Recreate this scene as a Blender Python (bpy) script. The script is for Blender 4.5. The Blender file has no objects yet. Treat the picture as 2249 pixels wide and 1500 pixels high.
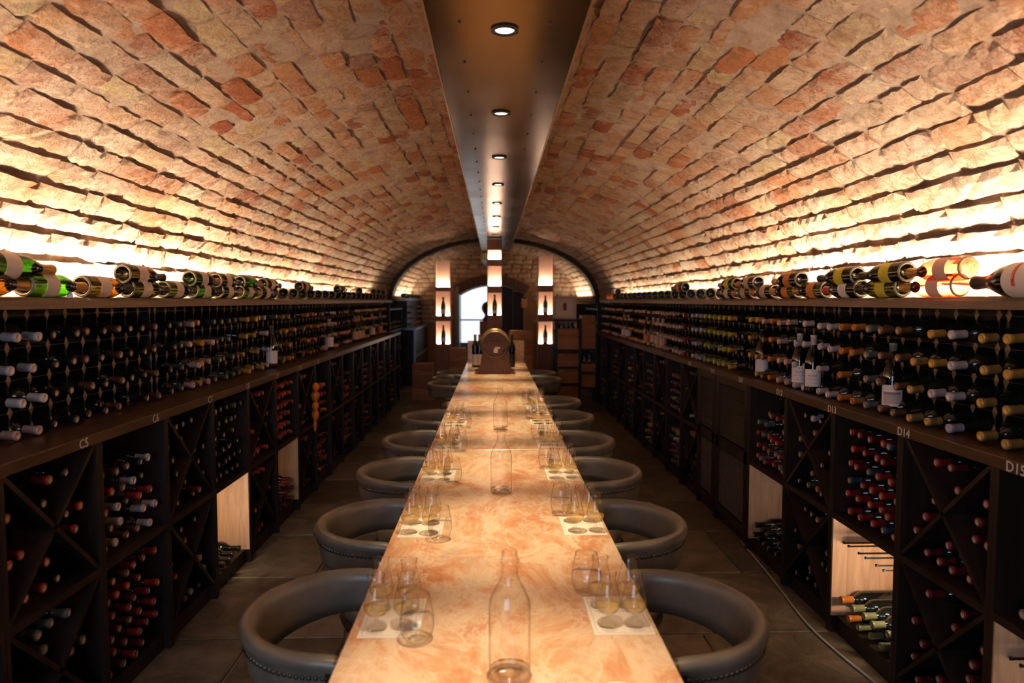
import bpy, math, random
from mathutils import Vector, Matrix, noise
random.seed(7)
D = bpy.data
COL = bpy.context.scene.collection
PI = math.pi
EYE = 1.555
# ------------------------------------------------------------------ camera
cd = D.cameras.new('camera'); cam = D.objects.new('camera', cd); COL.objects.link(cam)
cam.location = (0, 0, EYE)
cam.rotation_euler = (math.radians(90-3.4336), 0, math.radians(-1.5057))
cd.sensor_width = 36; cd.lens = 24.011; cd.clip_start = .05; cd.clip_end = 60
cd.dof.use_dof = True; cd.dof.focus_distance = 3.1; cd.dof.aperture_fstop = 2.4
sc = bpy.context.scene; sc.camera = cam
sc.view_settings.view_transform = 'Standard'
sc.view_settings.look = 'None'
sc.view_settings.gamma = 1
sc.view_settings.use_curve_mapping = False
sc.view_settings.exposure = 0.0
# ------------------------------------------------------------------ light set-up
W = D.worlds.new('world'); sc.world = W; W.use_nodes = True
W.node_tree.nodes['Background'].inputs[0].default_value = (.9, .75, .65, 1)
W.node_tree.nodes['Background'].inputs[1].default_value = .02
STRIP_POWER = 14.0      # watts per metre of shelf strip
SPOT_POWER = 165.0
STRIP_COL = (1, .82, .61)
SPOT_COL = (1, .75, .44)
def area(name, loc, sx, sy, power, col, direction, spread=180):
    l = D.lights.new(name, 'AREA'); l.shape = 'RECTANGLE'; l.size = sx; l.size_y = sy
    l.energy = power; l.color = col; l.spread = math.radians(spread)
    o = D.objects.new(name, l); COL.objects.link(o); o.location = loc
    o.rotation_euler = Vector(direction).to_track_quat('-Z', 'Y').to_euler(); return o
def strip(name, x, y0, y1, z, power, lean):
    # long side along Y, light going up and a little into the room
    l = D.lights.new(name, 'AREA'); l.shape = 'RECTANGLE'; l.size = .025; l.size_y = y1-y0
    l.energy = power*(y1-y0); l.color = STRIP_COL
    o = D.objects.new(name, l); COL.objects.link(o); o.location = (x, (y0+y1)/2, z)
    o.rotation_euler = (0, PI+lean, 0); return o
for s in (-1, 1):
    for (a, b, k) in ((.4, 2.4, 4.3), (2.4, 4.4, 3.1), (4.4, 7.0, 1.3), (7.0, 10.5, .70)):
        strip('shelf_strip_light', s*1.85, a, b, 1.595, STRIP_POWER*k, s*.58)
    strip('far_strip_light', s*1.74, 12.6, 14.8, 1.63, 10, 0)
# unseen daylight from behind the camera, weak and cool
area('entrance_daylight', (-.9, -1.35, 1.6), 1.6, 1.4, 42, (.55, .7, 1), (0, 1, -.15))
# ------------------------------------------------------------------ materials
MATS = {}
def mat(name, col=(.5, .5, .5), rough=.5, metal=0, emit=None, est=0, spec=.5, coat=0):
    if name in MATS: return MATS[name]
    m = D.materials.new(name); m.use_nodes = True; b = m.node_tree.nodes['Principled BSDF']
    b.inputs['Base Color'].default_value = (*col, 1); b.inputs['Roughness'].default_value = rough
    b.inputs['Metallic'].default_value = metal; b.inputs['Specular IOR Level'].default_value = spec
    b.inputs['Coat Weight'].default_value = coat
    if emit: b.inputs['Emission Color'].default_value = (*emit, 1); b.inputs['Emission Strength'].default_value = est
    MATS[name] = m; return m
def N(m, t, **kw):
    n = m.node_tree.nodes.new(t)
    for k, v in kw.items():
        if k in n.inputs: n.inputs[k].default_value = v
        else: setattr(n, k, v)
    return n
def L(m, a, b): m.node_tree.links.new(a, b)
def ramp(m, stops, fac):
    r = m.node_tree.nodes.new('ShaderNodeValToRGB'); e = r.color_ramp.elements
    while len(e) > 1: e.remove(e[-1])
    e[0].position = stops[0][0]; e[0].color = (*stops[0][1], 1)
    for p, c in stops[1:]:
        q = e.new(p); q.color = (*c, 1)
    L(m, fac, r.inputs[0]); return r
def mixc(m, fac, a, b, mode='MIX'):
    n = m.node_tree.nodes.new('ShaderNodeMix'); n.data_type = 'RGBA'; n.blend_type = mode
    for s, v in ((0, fac), (6, a), (7, b)):
        if hasattr(v, 'is_linked') or hasattr(v, 'links'): L(m, v, n.inputs[s])
        else: n.inputs[s].default_value = v if s == 0 else (*v, 1)
    return n.outputs[2]
def math_(m, op, a, b=0.0, clamp=False):
    n = m.node_tree.nodes.new('ShaderNodeMath'); n.operation = op; n.use_clamp = clamp
    for i, v in enumerate((a, b)):
        if isinstance(v, (int, float)): n.inputs[i].default_value = v
        else: L(m, v, n.inputs[i])
    return n.outputs[0]
def bump(m, h, strength, dist):
    b = N(m, 'ShaderNodeBump', Strength=strength, Distance=dist); L(m, h, b.inputs['Height'])
    L(m, b.outputs[0], m.node_tree.nodes['Principled BSDF'].inputs['Normal'])
def noisen(m, vec, scale, detail=4, rough=.55, dist=0):
    n = N(m, 'ShaderNodeTexNoise', Scale=scale, Detail=detail, Roughness=rough, Distortion=dist)
    if vec is not None: L(m, vec, n.inputs['Vector'])
    return n

def brick_mat():
    m = mat('brick_face', rough=.92, spec=.15); P = m.node_tree.nodes['Principled BSDF']
    geo = N(m, 'ShaderNodeNewGeometry').outputs['Position']
    oi = N(m, 'ShaderNodeObjectInfo'); at = N(m, 'ShaderNodeAttribute', attribute_name='rnd')
    r = math_(m, 'FRACT', math_(m, 'ADD', oi.outputs['Random'], at.outputs['Fac']))
    base = ramp(m, [(0, (.36, .09, .035)), (.12, (.52, .17, .07)), (.26, (.60, .27, .13)), (.42, (.62, .36, .22)), (.56, (.66, .43, .29)),
                    (.70, (.56, .27, .15)), (.82, (.68, .50, .26)), (.93, (.46, .25, .17)), (1, (.34, .09, .04))], r)
    n1 = noisen(m, geo, 2.6, 6, .62, .5); n2 = noisen(m, geo, 14, 8, .72, .5); n3 = noisen(m, geo, 55, 6, .75, .3); n4 = noisen(m, geo, 31, 7, .8, 1.2)
    c = mixc(m, math_(m, 'MULTIPLY', ramp(m, [(.46, (0, 0, 0)), (.60, (1, 1, 1))], n2.outputs[0]).outputs[0], .5), base.outputs[0], (.42, .15, .065))
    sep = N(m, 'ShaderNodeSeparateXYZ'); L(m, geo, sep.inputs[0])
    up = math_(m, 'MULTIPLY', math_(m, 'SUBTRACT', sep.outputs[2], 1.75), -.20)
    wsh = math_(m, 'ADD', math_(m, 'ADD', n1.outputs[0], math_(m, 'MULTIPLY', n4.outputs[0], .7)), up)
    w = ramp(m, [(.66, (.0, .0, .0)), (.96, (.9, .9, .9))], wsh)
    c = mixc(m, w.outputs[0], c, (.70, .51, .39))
    dk = ramp(m, [(.62, (0, 0, 0)), (.70, (1, 1, 1))], noisen(m, geo, 6.5, 9, .78, .8).outputs[0])
    c = mixc(m, math_(m, 'MULTIPLY', dk.outputs[0], .6), c, (.12, .07, .045))
    c = mixc(m, 1.0, c, (.80, .84, .82), 'MULTIPLY')
    L(m, c, P.inputs['Base Color'])
    pit = ramp(m, [(.30, (0, 0, 0)), (.44, (1, 1, 1))], n4.outputs[0])
    h = math_(m, 'ADD', math_(m, 'MULTIPLY', n2.outputs[0], 1.2), math_(m, 'ADD', math_(m, 'MULTIPLY', n3.outputs[0], .45), math_(m, 'MULTIPLY', pit.outputs[0], .35)))
    bump(m, h, 1.0, .026); return m
def mortar_mat():
    m = mat('lime_mortar', rough=.95, spec=.1); P = m.node_tree.nodes['Principled BSDF']
    geo = N(m, 'ShaderNodeNewGeometry').outputs['Position']
    n1 = noisen(m, geo, 9, 7, .7, .5)
    c = ramp(m, [(.25, (.24, .14, .09)), (.45, (.46, .31, .22)), (.7, (.62, .46, .35))], n1.outputs[0])
    L(m, c.outputs[0], P.inputs['Base Color']); bump(m, noisen(m, geo, 22, 9, .78, .6).outputs[0], 1.0, .028); return m
def wood_mat(name, c1, c2, rough=.5, axis=(1, 1, 12), scale=3, b=.25, spec=.4, rnd=.0):
    m = mat(name, rough=rough, spec=spec); P = m.node_tree.nodes['Principled BSDF']
    tc = N(m, 'ShaderNodeTexCoord').outputs['Object']
    mp = N(m, 'ShaderNodeMapping'); mp.inputs['Scale'].default_value = axis; L(m, tc, mp.inputs[0])
    n = noisen(m, mp.outputs[0], scale, 6, .65, 1.2); n2 = noisen(m, tc, 1.7, 2)
    f = math_(m, 'ADD', math_(m, 'MULTIPLY', n.outputs[0], .8), math_(m, 'MULTIPLY', n2.outputs[0], .3))
    if rnd: f = math_(m, 'ADD', f, math_(m, 'MULTIPLY', math_(m, 'SUBTRACT', N(m, 'ShaderNodeObjectInfo').outputs['Random'], .5), rnd))
    c = ramp(m, [(.35, c1), (.72, c2)], f); L(m, c.outputs[0], P.inputs['Base Color'])
    bump(m, n.outputs[0], b, .004); return m
def marble_mat():
    m = mat('pink_marble', rough=.16, spec=.5); P = m.node_tree.nodes['Principled BSDF']
    tc = N(m, 'ShaderNodeNewGeometry').outputs['Position']
    oi = N(m, 'ShaderNodeObjectInfo')
    va = N(m, 'ShaderNodeVectorMath', operation='ADD'); L(m, tc, va.inputs[0])
    sc_ = N(m, 'ShaderNodeVectorMath', operation='SCALE'); sc_.inputs['Scale'].default_value = 7
    cmb = N(m, 'ShaderNodeCombineXYZ'); L(m, oi.outputs['Random'], cmb.inputs[0]); L(m, oi.outputs['Random'], cmb.inputs[1])
    L(m, cmb.outputs[0], sc_.inputs[0]); L(m, sc_.outputs[0], va.inputs[1]); v = va.outputs[0]
    mp = N(m, 'ShaderNodeMapping'); mp.inputs['Scale'].default_value = (1, .55, 1); mp.inputs['Rotation'].default_value = (0, 0, .5); L(m, v, mp.inputs[0])
    n1 = noisen(m, mp.outputs[0], 5.5, 10, .74, .7)
    c = ramp(m, [(.30, (.44, .17, .08)), (.40, (.57, .27, .14)), (.48, (.65, .40, .24)), (.56, (.74, .57, .40)), (.63, (.66, .43, .27)), (.70, (.54, .25, .13)), (.78, (.46, .18, .09))], n1.outputs[0])
    n2 = noisen(m, mp.outputs[0], 3.4, 9, .74, .9)
    g = ramp(m, [(.57, (0, 0, 0)), (.66, (1, 1, 1))], n2.outputs[0])
    cc = mixc(m, math_(m, 'MULTIPLY', g.outputs[0], .75), c.outputs[0], (.50, .44, .33))
    vn = N(m, 'ShaderNodeTexVoronoi', feature='DISTANCE_TO_EDGE', Scale=5.5)
    dv = N(m, 'ShaderNodeVectorMath', operation='ADD'); L(m, mp.outputs[0], dv.inputs[0])
    nz = noisen(m, mp.outputs[0], 4, 6, .7); s2 = N(m, 'ShaderNodeVectorMath', operation='SCALE'); s2.inputs['Scale'].default_value = .35
    L(m, nz.outputs['Color'], s2.inputs[0]); L(m, s2.outputs[0], dv.inputs[1]); L(m, dv.outputs[0], vn.inputs['Vector'])
    vv = ramp(m, [(0, (1, 1, 1)), (.035, (0, 0, 0))], vn.outputs[0])
    cc = mixc(m, math_(m, 'MULTIPLY', vv.outputs[0], .55), cc, (.82, .68, .52))
    L(m, cc, P.inputs['Base Color'])
    rr = ramp(m, [(.3, (.14, .14, .14)), (.7, (.30, .30, .30))], n2.outputs[0]); L(m, rr.outputs[0], P.inputs['Roughness'])
    return m
def stone_mat():
    m = mat('slate_flag', rough=.45, spec=.45); P = m.node_tree.nodes['Principled BSDF']
    geo = N(m, 'ShaderNodeNewGeometry').outputs['Position']; oi = N(m, 'ShaderNodeObjectInfo')
    n1 = noisen(m, geo, 5, 8, .7, .8); n2 = noisen(m, geo, 30, 6, .7)
    f = math_(m, 'ADD', n1.outputs[0], math_(m, 'MULTIPLY', math_(m, 'SUBTRACT', oi.outputs['Random'], .5), .22))
    c = ramp(m, [(.3, (.060, .048, .030)), (.5, (.125, .102, .066)), (.7, (.24, .20, .145))], f)
    L(m, c.outputs[0], P.inputs['Base Color'])
    bump(m, math_(m, 'ADD', n1.outputs[0], math_(m, 'MULTIPLY', n2.outputs[0], .3)), .5, .012); return m
def caustic_tint(m, col, amt):  # diffuse colour mixed in, standing for caustic light in clear liquid
    nt = m.node_tree; out = nt.nodes['Material Output']; old = out.inputs[0].links[0].from_socket
    tl = N(m, 'ShaderNodeBsdfTranslucent'); tl.inputs[0].default_value = (*col, 1); df = N(m, 'ShaderNodeBsdfDiffuse'); df.inputs[0].default_value = (*col, 1)
    a = N(m, 'ShaderNodeMixShader'); a.inputs[0].default_value = .5; L(m, tl.outputs[0], a.inputs[1]); L(m, df.outputs[0], a.inputs[2])
    b = N(m, 'ShaderNodeMixShader'); b.inputs[0].default_value = amt; L(m, old, b.inputs[1]); L(m, a.outputs[0], b.inputs[2]); L(m, b.outputs[0], out.inputs[0])
def leather_mat(name, col):
    m = mat(name, col, rough=.38, spec=.5); geo = N(m, 'ShaderNodeTexCoord').outputs['Object']
    v = N(m, 'ShaderNodeTexVoronoi', Scale=260); L(m, geo, v.inputs['Vector']); bump(m, v.outputs[0], .12, .002)
    n = noisen(m, geo, 9, 3); c = ramp(m, [(.3, tuple(x*.75 for x in col)), (.7, tuple(min(1, x*1.25) for x in col))], n.outputs[0])
    L(m, c.outputs[0], m.node_tree.nodes['Principled BSDF'].inputs['Base Color']); return m
def glass_mat(name, tint, edge, edge_dark=(.75, .62, .5), gl=.9, k=.55):
    m = D.materials.new(name); m.use_nodes = True; nt = m.node_tree; nt.nodes.remove(nt.nodes['Principled BSDF'])
    out = nt.nodes['Material Output']; MATS[name] = m
    lw = N(m, 'ShaderNodeLayerWeight', Blend=.35)
    fr = ramp(m, [(0, (.05, .05, .05)), (.5, (.11, .11, .11)), (.8, (.36, .36, .36)), (1, (k, k, k))], lw.outputs['Facing'])
    tc = ramp(m, [(0, tint), (edge, tint), (1, edge_dark)], lw.outputs['Facing'])
    tr = N(m, 'ShaderNodeBsdfTransparent'); L(m, tc.outputs[0], tr.inputs[0])
    g = N(m, 'ShaderNodeBsdfGlossy', Roughness=.03); g.inputs[0].default_value = (gl, gl, gl, 1)
    mx = N(m, 'ShaderNodeMixShader'); L(m, fr.outputs[0], mx.inputs[0]); L(m, tr.outputs[0], mx.inputs[1]); L(m, g.outputs[0], mx.inputs[2])
    L(m, mx.outputs[0], out.inputs[0]); return m
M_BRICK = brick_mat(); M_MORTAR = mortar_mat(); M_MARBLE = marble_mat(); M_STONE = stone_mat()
M_DARK = wood_mat('dark_stained_wood', (.009, .005, .004), (.024, .014, .010), .45, (6, 6, 1), 4)
M_COUNTER = wood_mat('brown_counter_wood', (.030, .014, .007), (.075, .038, .018), .36, (14, 1, 14), 3)
M_SHELF = wood_mat('taupe_shelf_board', (.12, .08, .05), (.19, .13, .085), .5, (14, 1, 14), 3)
M_LIGHTWOOD = wood_mat('pale_oak_panel', (.42, .25, .14), (.68, .45, .28), .5, (5, 5, .6), 5)
M_CRATE = wood_mat('pine_crate_wood', (.25, .10, .04), (.44, .20, .085), .6, (1, 1, 9), 3, rnd=.3)
M_TOTEM = wood_mat('brown_oak', (.15, .06, .03), (.28, .12, .06), .5, (6, 6, 1), 4)
M_GROUT = mat('pale_grout', (.30, .25, .19), .9)
M_BRONZE = mat('dark_bronze_metal', (.24, .135, .042), .20, .92)
_n = noisen(M_BRONZE, N(M_BRONZE, 'ShaderNodeNewGeometry').outputs['Position'], 2.2, 5)
L(M_BRONZE, ramp(M_BRONZE, [(.3, (.17, .17, .17)), (.7, (.26, .26, .26))], _n.outputs[0]).outputs[0], M_BRONZE.node_tree.nodes['Principled BSDF'].inputs['Roughness'])
M_BLACK = mat('black_metal', (.012, .011, .01), .5, .2)
M_CLIP = mat('brown_clip', (.14, .09, .06), .5, .3)
M_LEATHER = leather_mat('taupe_leather', (.125, .110, .082)); M_LEATHER2 = leather_mat('oxblood_leather', (.05, .018, .014))
M_STUD = mat('antique_stud', (.10, .075, .055), .3, .9)
M_LEG = wood_mat('chair_leg_wood', (.02, .012, .008), (.05, .03, .02), .4, (6, 6, 1), 4)
M_CHALK = mat('white_paint', (.62, .55, .46), .8)
M_PAPER = mat('cream_paper', (.80, .74, .64), .8); M_PRINT = mat('grey_print', (.45, .40, .34), .8)
M_GLASS = glass_mat('clear_glass', (.975, .965, .95), .42, (.30, .22, .16), k=1.0)
M_WHISKY = glass_mat('pale_spirit', (1, .95, .74), .75, (.95, .75, .35), k=.5); caustic_tint(M_WHISKY, (1, .78, .36), .22)
M_WATER = glass_mat('clear_water', (.99, .985, .97), .75, (.6, .52, .42), k=.7)
M_GREEN = glass_mat('green_bottle_glass', (.07, .20, .02), .6, (.02, .05, .01), k=.5)
M_BROWNGL = glass_mat('amber_bottle_glass', (.17, .10, .015), .5, (.03, .015, .004), k=.5)
M_OLIVE = glass_mat('olive_bottle_glass', (.06, .06, .012), .5, (.015, .015, .004), k=.5)
M_ROSE = glass_mat('rose_bottle_glass', (.88, .45, .33), .55, (.55, .10, .05), k=.45)
M_BOTTLE = mat('dark_bottle_glass', (.006, .008, .006), .09, 0, spec=.6, coat=.3)
CAPS = {'white': (.52, .44, .42), 'pink': (.52, .33, .27), 'yellow': (.50, .27, .05), 'orange': (.48, .16, .03), 'gold': (.50, .31, .09),
        'lime': (.30, .31, .06), 'lavender': (.38, .34, .42), 'green': (.045, .065, .045), 'black': (.012, .010, .009), 'grey': (.14, .15, .13),
        'red': (.30, .022, .016), 'burgundy': (.15, .014, .016), 'copper': (.22, .10, .05), 'olive': (.16, .17, .08), 'blue': (.05, .065, .10),
        'brown': (.10, .04, .02)}
for k, v in CAPS.items(): mat('capsule_'+k, v, .38, .15 if k not in ('copper', 'gold') else .5)
M_LIT_END = mat('capsule_end', (.40, .31, .23), .5); M_LABEL = mat('wine_label_paper', (.62, .53, .45), .7)  # capsule end discs: beige embossing with table lamplight painted in
M_LAB = {'cream': mat('label_cream', (.66, .55, .46), .7), 'white': mat('label_white', (.72, .68, .66), .7), 'tan': mat('label_tan', (.52, .36, .25), .6),
         'orange': mat('label_orange', (.55, .20, .06), .6), 'lime': mat('label_lime', (.60, .52, .05), .6), 'blush': mat('label_blush', (.72, .42, .32), .6),
         'black': mat('label_black', (.03, .025, .02), .4)}
M_RED = mat('red_label_block', (.62, .07, .03), .6)
# ------------------------------------------------------------------ mesh helpers
class MB:
    def __init__(s): s.v = []; s.f = []; s.m = []; s.r = []; s.sm = []
    def add(s, vs, fs, mi=0, M=None, rnd=0, smooth=False):
        o = len(s.v)
        s.v += [tuple(M @ Vector(p)) for p in vs] if M is not None else [tuple(p) for p in vs]
        s.f += [tuple(i+o for i in f) for f in fs]
        s.m += (list(mi) if isinstance(mi, (list, tuple)) else [mi]*len(fs)); s.r += [rnd]*len(fs); s.sm += [smooth]*len(fs)
        return s
    def box(s, a, b, mi=0, M=None, bev=0):
        x0, y0, z0 = a; x1, y1, z1 = b
        if bev:
            e = bev; vs = []; fs = []
            for z, i in ((z0, e), (z0+e, 0), (z1-e, 0), (z1, e)):
                vs += [(x0+i, y0+i, z), (x1-i, y0+i, z), (x1-i, y1-i, z), (x0+i, y1-i, z)]
            fs = [(3, 2, 1, 0), (12, 13, 14, 15)]
            for k in range(3):
                for j in range(4): q = k*4; fs.append((q+j, q+(j+1) % 4, q+4+(j+1) % 4, q+4+j))
            return s.add(vs, fs, mi, M)
        vs = [(x0, y0, z0), (x1, y0, z0), (x1, y1, z0), (x0, y1, z0), (x0, y0, z1), (x1, y0, z1), (x1, y1, z1), (x0, y1, z1)]
        return s.add(vs, [(3, 2, 1, 0), (4, 5, 6, 7), (0, 1, 5, 4), (1, 2, 6, 5), (2, 3, 7, 6), (3, 0, 4, 7)], mi, M)
    def lathe(s, prof, seg=16, mi=0, M=None, smooth=True):
        vs = []; fs = []; ms = []; rings = []
        for r, z in prof:
            if r < 1e-6: rings.append([len(vs)]); vs.append((0, 0, z))
            else:
                rings.append(list(range(len(vs), len(vs)+seg)))
                vs += [(r*math.cos(2*PI*k/seg), r*math.sin(2*PI*k/seg), z) for k in range(seg)]
        for i in range(len(rings)-1):
            a, b = rings[i], rings[i+1]; mm = mi[i] if isinstance(mi, (list, tuple)) else mi
            for k in range(seg):
                k2 = (k+1) % seg
                if len(a) == 1 and len(b) == 1: continue
                if len(a) == 1: fs.append((a[0], b[k2], b[k]))
                elif len(b) == 1: fs.append((a[k], a[k2], b[0]))
                else: fs.append((a[k], a[k2], b[k2], b[k]))
                ms.append(mm)
        return s.add(vs, fs, ms, M, smooth=smooth)
    def tube(s, pts, r, seg=8, mi=0, cap=True):
        pts = [Vector(p) for p in pts]; rs = r if isinstance(r, (list, tuple)) else [r]*len(pts); vs = []; fs = []
        up = Vector((0, 0, 1))
        for i, p in enumerate(pts):
            t = (pts[min(i+1, len(pts)-1)]-pts[max(i-1, 0)]).normalized()
            u = t.cross(up); u = t.cross(Vector((1, 0, 0))) if u.length < .05 else u
            u.normalize(); w = t.cross(u)
            vs += [tuple(p+rs[i]*(math.cos(2*PI*k/seg)*u+math.sin(2*PI*k/seg)*w)) for k in range(seg)]
        for i in range(len(pts)-1):
            for k in range(seg): k2 = (k+1) % seg; fs.append((i*seg+k, i*seg+k2, (i+1)*seg+k2, (i+1)*seg+k))
        if cap: fs += [tuple(range(seg))[::-1], tuple(range((len(pts)-1)*seg, len(pts)*seg))]
        return s.add(vs, fs, mi, smooth=True)
    def prism(s, poly, y0, y1, mi=0, M=None):
        # poly in (x,z), extruded along y
        n = len(poly); vs = [(x, y0, z) for x, z in poly]+[(x, y1, z) for x, z in poly]
        fs = [tuple(range(n)), tuple(range(2*n-1, n-1, -1))]+[(i, i+n, (i+1) % n+n, (i+1) % n) for i in range(n)]
        return s.add(vs, fs, mi, M)
    def mesh(s, name, mats, rnd=False):
        me = D.meshes.new(name); me.from_pydata(s.v, [], s.f)
        for m in (mats if isinstance(mats, (list, tuple)) else [mats]): me.materials.append(m)
        me.polygons.foreach_set('material_index', s.m); me.polygons.foreach_set('use_smooth', s.sm)
        if rnd:
            a = me.attributes.new('rnd', 'FLOAT', 'FACE'); a.data.foreach_set('value', s.r)
        me.update(); return me
def put(name, me, parent=None, loc=None, rot=None, M=None):
    o = D.objects.new(name, me); COL.objects.link(o)
    if parent is not None: o.parent = parent
    if M is not None: o.matrix_basis = M
    if loc is not None: o.location = loc
    if rot is not None: o.rotation_euler = rot
    return o
def build(name, mb, mats, parent=None, loc=None, rot=None, M=None): return put(name, mb.mesh(name, mats), parent, loc, rot, M)
def tag(o, label=None, cat=None, group=None, kind=None):
    if label: o['label'] = label
    if cat: o['category'] = cat
    if group: o['group'] = group
    if kind: o['kind'] = kind
    return o
def thing(name, label, cat, loc=(0, 0, 0), rz=0, group=None):
    o = put(name, None, loc=loc, rot=(0, 0, rz)); o.empty_display_size = .05
    return tag(o, label, cat, group)
def axisM(base, direction, roll=0):
    return Matrix.Translation(base) @ Vector(direction).to_track_quat('Z', 'Y').to_matrix().to_4x4() @ Matrix.Rotation(roll, 4, 'Z')
ORD = ['', 'first', 'second', 'third', 'fourth', 'fifth', 'sixth', 'seventh', 'eighth', 'ninth', 'tenth', 'eleventh', 'twelfth', 'thirteenth', 'fourteenth',
       'fifteenth', 'sixteenth', 'seventeenth', 'eighteenth', 'nineteenth', 'twentieth']
def text(name, s, size, m, parent, M, ext=.0006):
    c = D.curves.new(name, 'FONT'); c.body = s; c.size = size; c.extrude = ext; c.align_x = 'CENTER'; c.align_y = 'CENTER'; c.resolution_u = 2
    t = D.objects.new('tmp', c); me = D.meshes.new_from_object(t); D.objects.remove(t); D.curves.remove(c)
    me.materials.clear(); me.materials.append(m); return put(name, me, parent, M=M)
def faceM(loc, s):  # text lying on a plane facing the aisle: s=-1 left wall (facing +X), s=1 right wall (facing -X)
    x = Vector((0, 1 if s < 0 else -1, 0)); z = Vector((-s, 0, 0)); y = z.cross(x)
    M = Matrix((x, y, z)).transposed().to_4x4(); M.translation = loc; return M
# ------------------------------------------------------------------ vault of brick
A_, B_, ZC = 1.91, 1.125, EYE
def ell(th, s, a=A_, b=B_, off=0):
    x = s*a*math.cos(th); z = ZC+b*math.sin(th)
    n = Vector((-s*math.cos(th)/a, 0, -math.sin(th)/b)).normalized()
    return Vector((x, 0, z))+n*off, n
def courses(a, b, start, pitch):
    th = start; out = []
    while th < PI/2-.02:
        ds = math.sqrt((a*math.sin(th))**2+(b*math.cos(th))**2); p = pitch*random.uniform(.90, 1.1)
        out.append((th+p/ds/2, p)); th += p/ds
    return out
def brick_variants(n):
    out = []
    for k in range(n):
        rnd = random.Random(100+k); nx, nz = 6, 3; vs = []; fs = []; idx = {}
        for i in range(nx+1):
            for j in range(nz+1):
                u = i/nx-.5; v = j/nz-.5; eu = abs(u) > .49; ev = abs(v) > .49
                d = rnd.uniform(-.13, .13)-(.10 if (eu or ev) else 0)-(.35 if (eu and ev) else 0)
                idx[i, j] = len(vs)
                vs.append((u*(1-.0)+rnd.uniform(-.02, .02), v+rnd.uniform(-.06, .06), .5+d*.6))
        for i in range(nx):
            for j in range(nz): fs.append((idx[i, j], idx[i+1, j], idx[i+1, j+1], idx[i, j+1]))
        rim = [idx[i, 0] for i in range(nx+1)]+[idx[nx, j] for j in range(1, nz+1)]+[idx[i, nz] for i in range(nx-1, -1, -1)]+[idx[0, j] for j in range(nz-1, 0, -1)]
        back = []
        for q in rim: back.append(len(vs)); vs.append((vs[q][0], vs[q][1], -1.2))
        m = len(rim)
        for q in range(m): fs.append((rim[(q+1) % m], rim[q], back[q], back[(q+1) % m]))
        out.append((vs, fs))
    return out
BV = brick_variants(12)
BVM = []
for vs, fs in BV:
    q = MB(); q.add(vs, fs, smooth=False); BVM.append(q.mesh('brick', M_BRICK))
def vault_bricks(s, parent, a, b, y0, y1, indiv, pitch=.108, l0=.2, l1=.32):
    allb = []
    for ci, (th, p) in enumerate(courses(a, b, math.radians(-1), pitch)):
        y = y0-random.uniform(0, .25); proud = random.uniform(-.003, .006); lo = max(0, 1-th/.9)
        while y < y1:
            ln = random.uniform(l0, l1)
            if random.random() < .22: ln *= .55
            yc = y+ln/2; c, n = ell(th, s, a, b)
            d = .024+.020*lo+proud+random.uniform(-.006, .008); c = c+Vector((0, 0, random.uniform(-.005, .005)))
            tang = Vector((s*a*math.sin(th)*-1, 0, b*math.cos(th))).normalized()
            tilt = random.uniform(-.07, .07)
            zax = (n+tang*tilt-tang*.07*max(0, 1-th*.75)).normalized(); xax = Vector((0, 1, 0)); yax = zax.cross(xax).normalized()
            R = Matrix((xax, yax, zax)).transposed().to_4x4()
            M = Matrix.Translation(c+Vector((0, yc, 0))) @ R @ Matrix.Rotation(random.uniform(-.035, .035), 4, 'Z') @ Matrix.Diagonal((ln-.006, p-.010-.010*lo+random.uniform(-.008, .004), d, 1))
            dist = math.sqrt(c.x**2+yc**2+(c.z-EYE)**2)
            vis = yc > 1.5 and abs(c.x/yc) < .83 and (c.z-EYE)/yc < .47
            allb.append((dist if vis else 99, M, random.randrange(12), random.random())); y += ln
    allb.sort(key=lambda t: t[0]); mb = MB()
    for i, (dd, M, k, r) in enumerate(allb):
        if i < indiv: put('brick', BVM[k], parent, M=M)
        else: mb.add(BV[k][0], BV[k][1], 0, M, rnd=r)
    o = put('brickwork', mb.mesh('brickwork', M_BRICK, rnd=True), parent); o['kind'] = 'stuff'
def shell(name, s, a, b, y0, y1, floor=True, ny=170, nt=70, amp=.0055):
    vs = []; fs = []; rows = []
    prof = [(Vector((s*(a+.09), 0, 0)), Vector((-s, 0, 0))), (Vector((s*(a+.09), 0, 1.5)), Vector((-s, 0, 0)))] if floor else []
    for i in range(nt+1):
        prof.append(ell(math.radians(-1)+(PI/2+math.radians(1))*i/nt, s, a, b))
    for j in range(ny+1):
        y = y0+(y1-y0)*j/ny
        for i, (p, n) in enumerate(prof):
            q = Vector((p.x, y, p.z)); k = noise.noise(q*5)*1.0+noise.noise(q*17)*.6
            edge = 0 if i == len(prof)-1 else 1
            vs.append(tuple(q+n*(amp*k+(.0078 if (not floor or i > 2) else 0)*min(1, max(0, (p.z-ZC-.30*b)/(.35*b))))*edge))
    w = len(prof)
    for j in range(ny):
        for i in range(w-1): fs.append((j*w+i, j*w+i+1, (j+1)*w+i+1, (j+1)*w+i))
    # outer skin so that the wall has thickness
    o0 = len(vs)
    for j in (0, ny):
        for p, n in prof: q = Vector((p.x, y0+(y1-y0)*j/ny, p.z))-n*.14; vs.append(tuple(q))
    for i in range(w-1):
        fs.append((o0+i, o0+w+i, o0+w+i+1, o0+i+1))
        fs.append((i, o0+i, o0+i+1, i+1)); e = ny*w; fs.append((e+i, e+i+1, o0+w+i+1, o0+w+i))
    mb = MB(); mb.add(vs, fs, smooth=True); o = build(name, mb, M_MORTAR); o['kind'] = 'structure'; return o
wl = shell('wall_left', -1, A_, B_, -1.5, 12.3); wr = shell('wall_right', 1, A_, B_, -1.5, 12.3)
vault_bricks(-1, wl, A_, B_, .5, 12.25, 300); vault_bricks(1, wr, A_, B_, .5, 12.25, 300)
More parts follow.
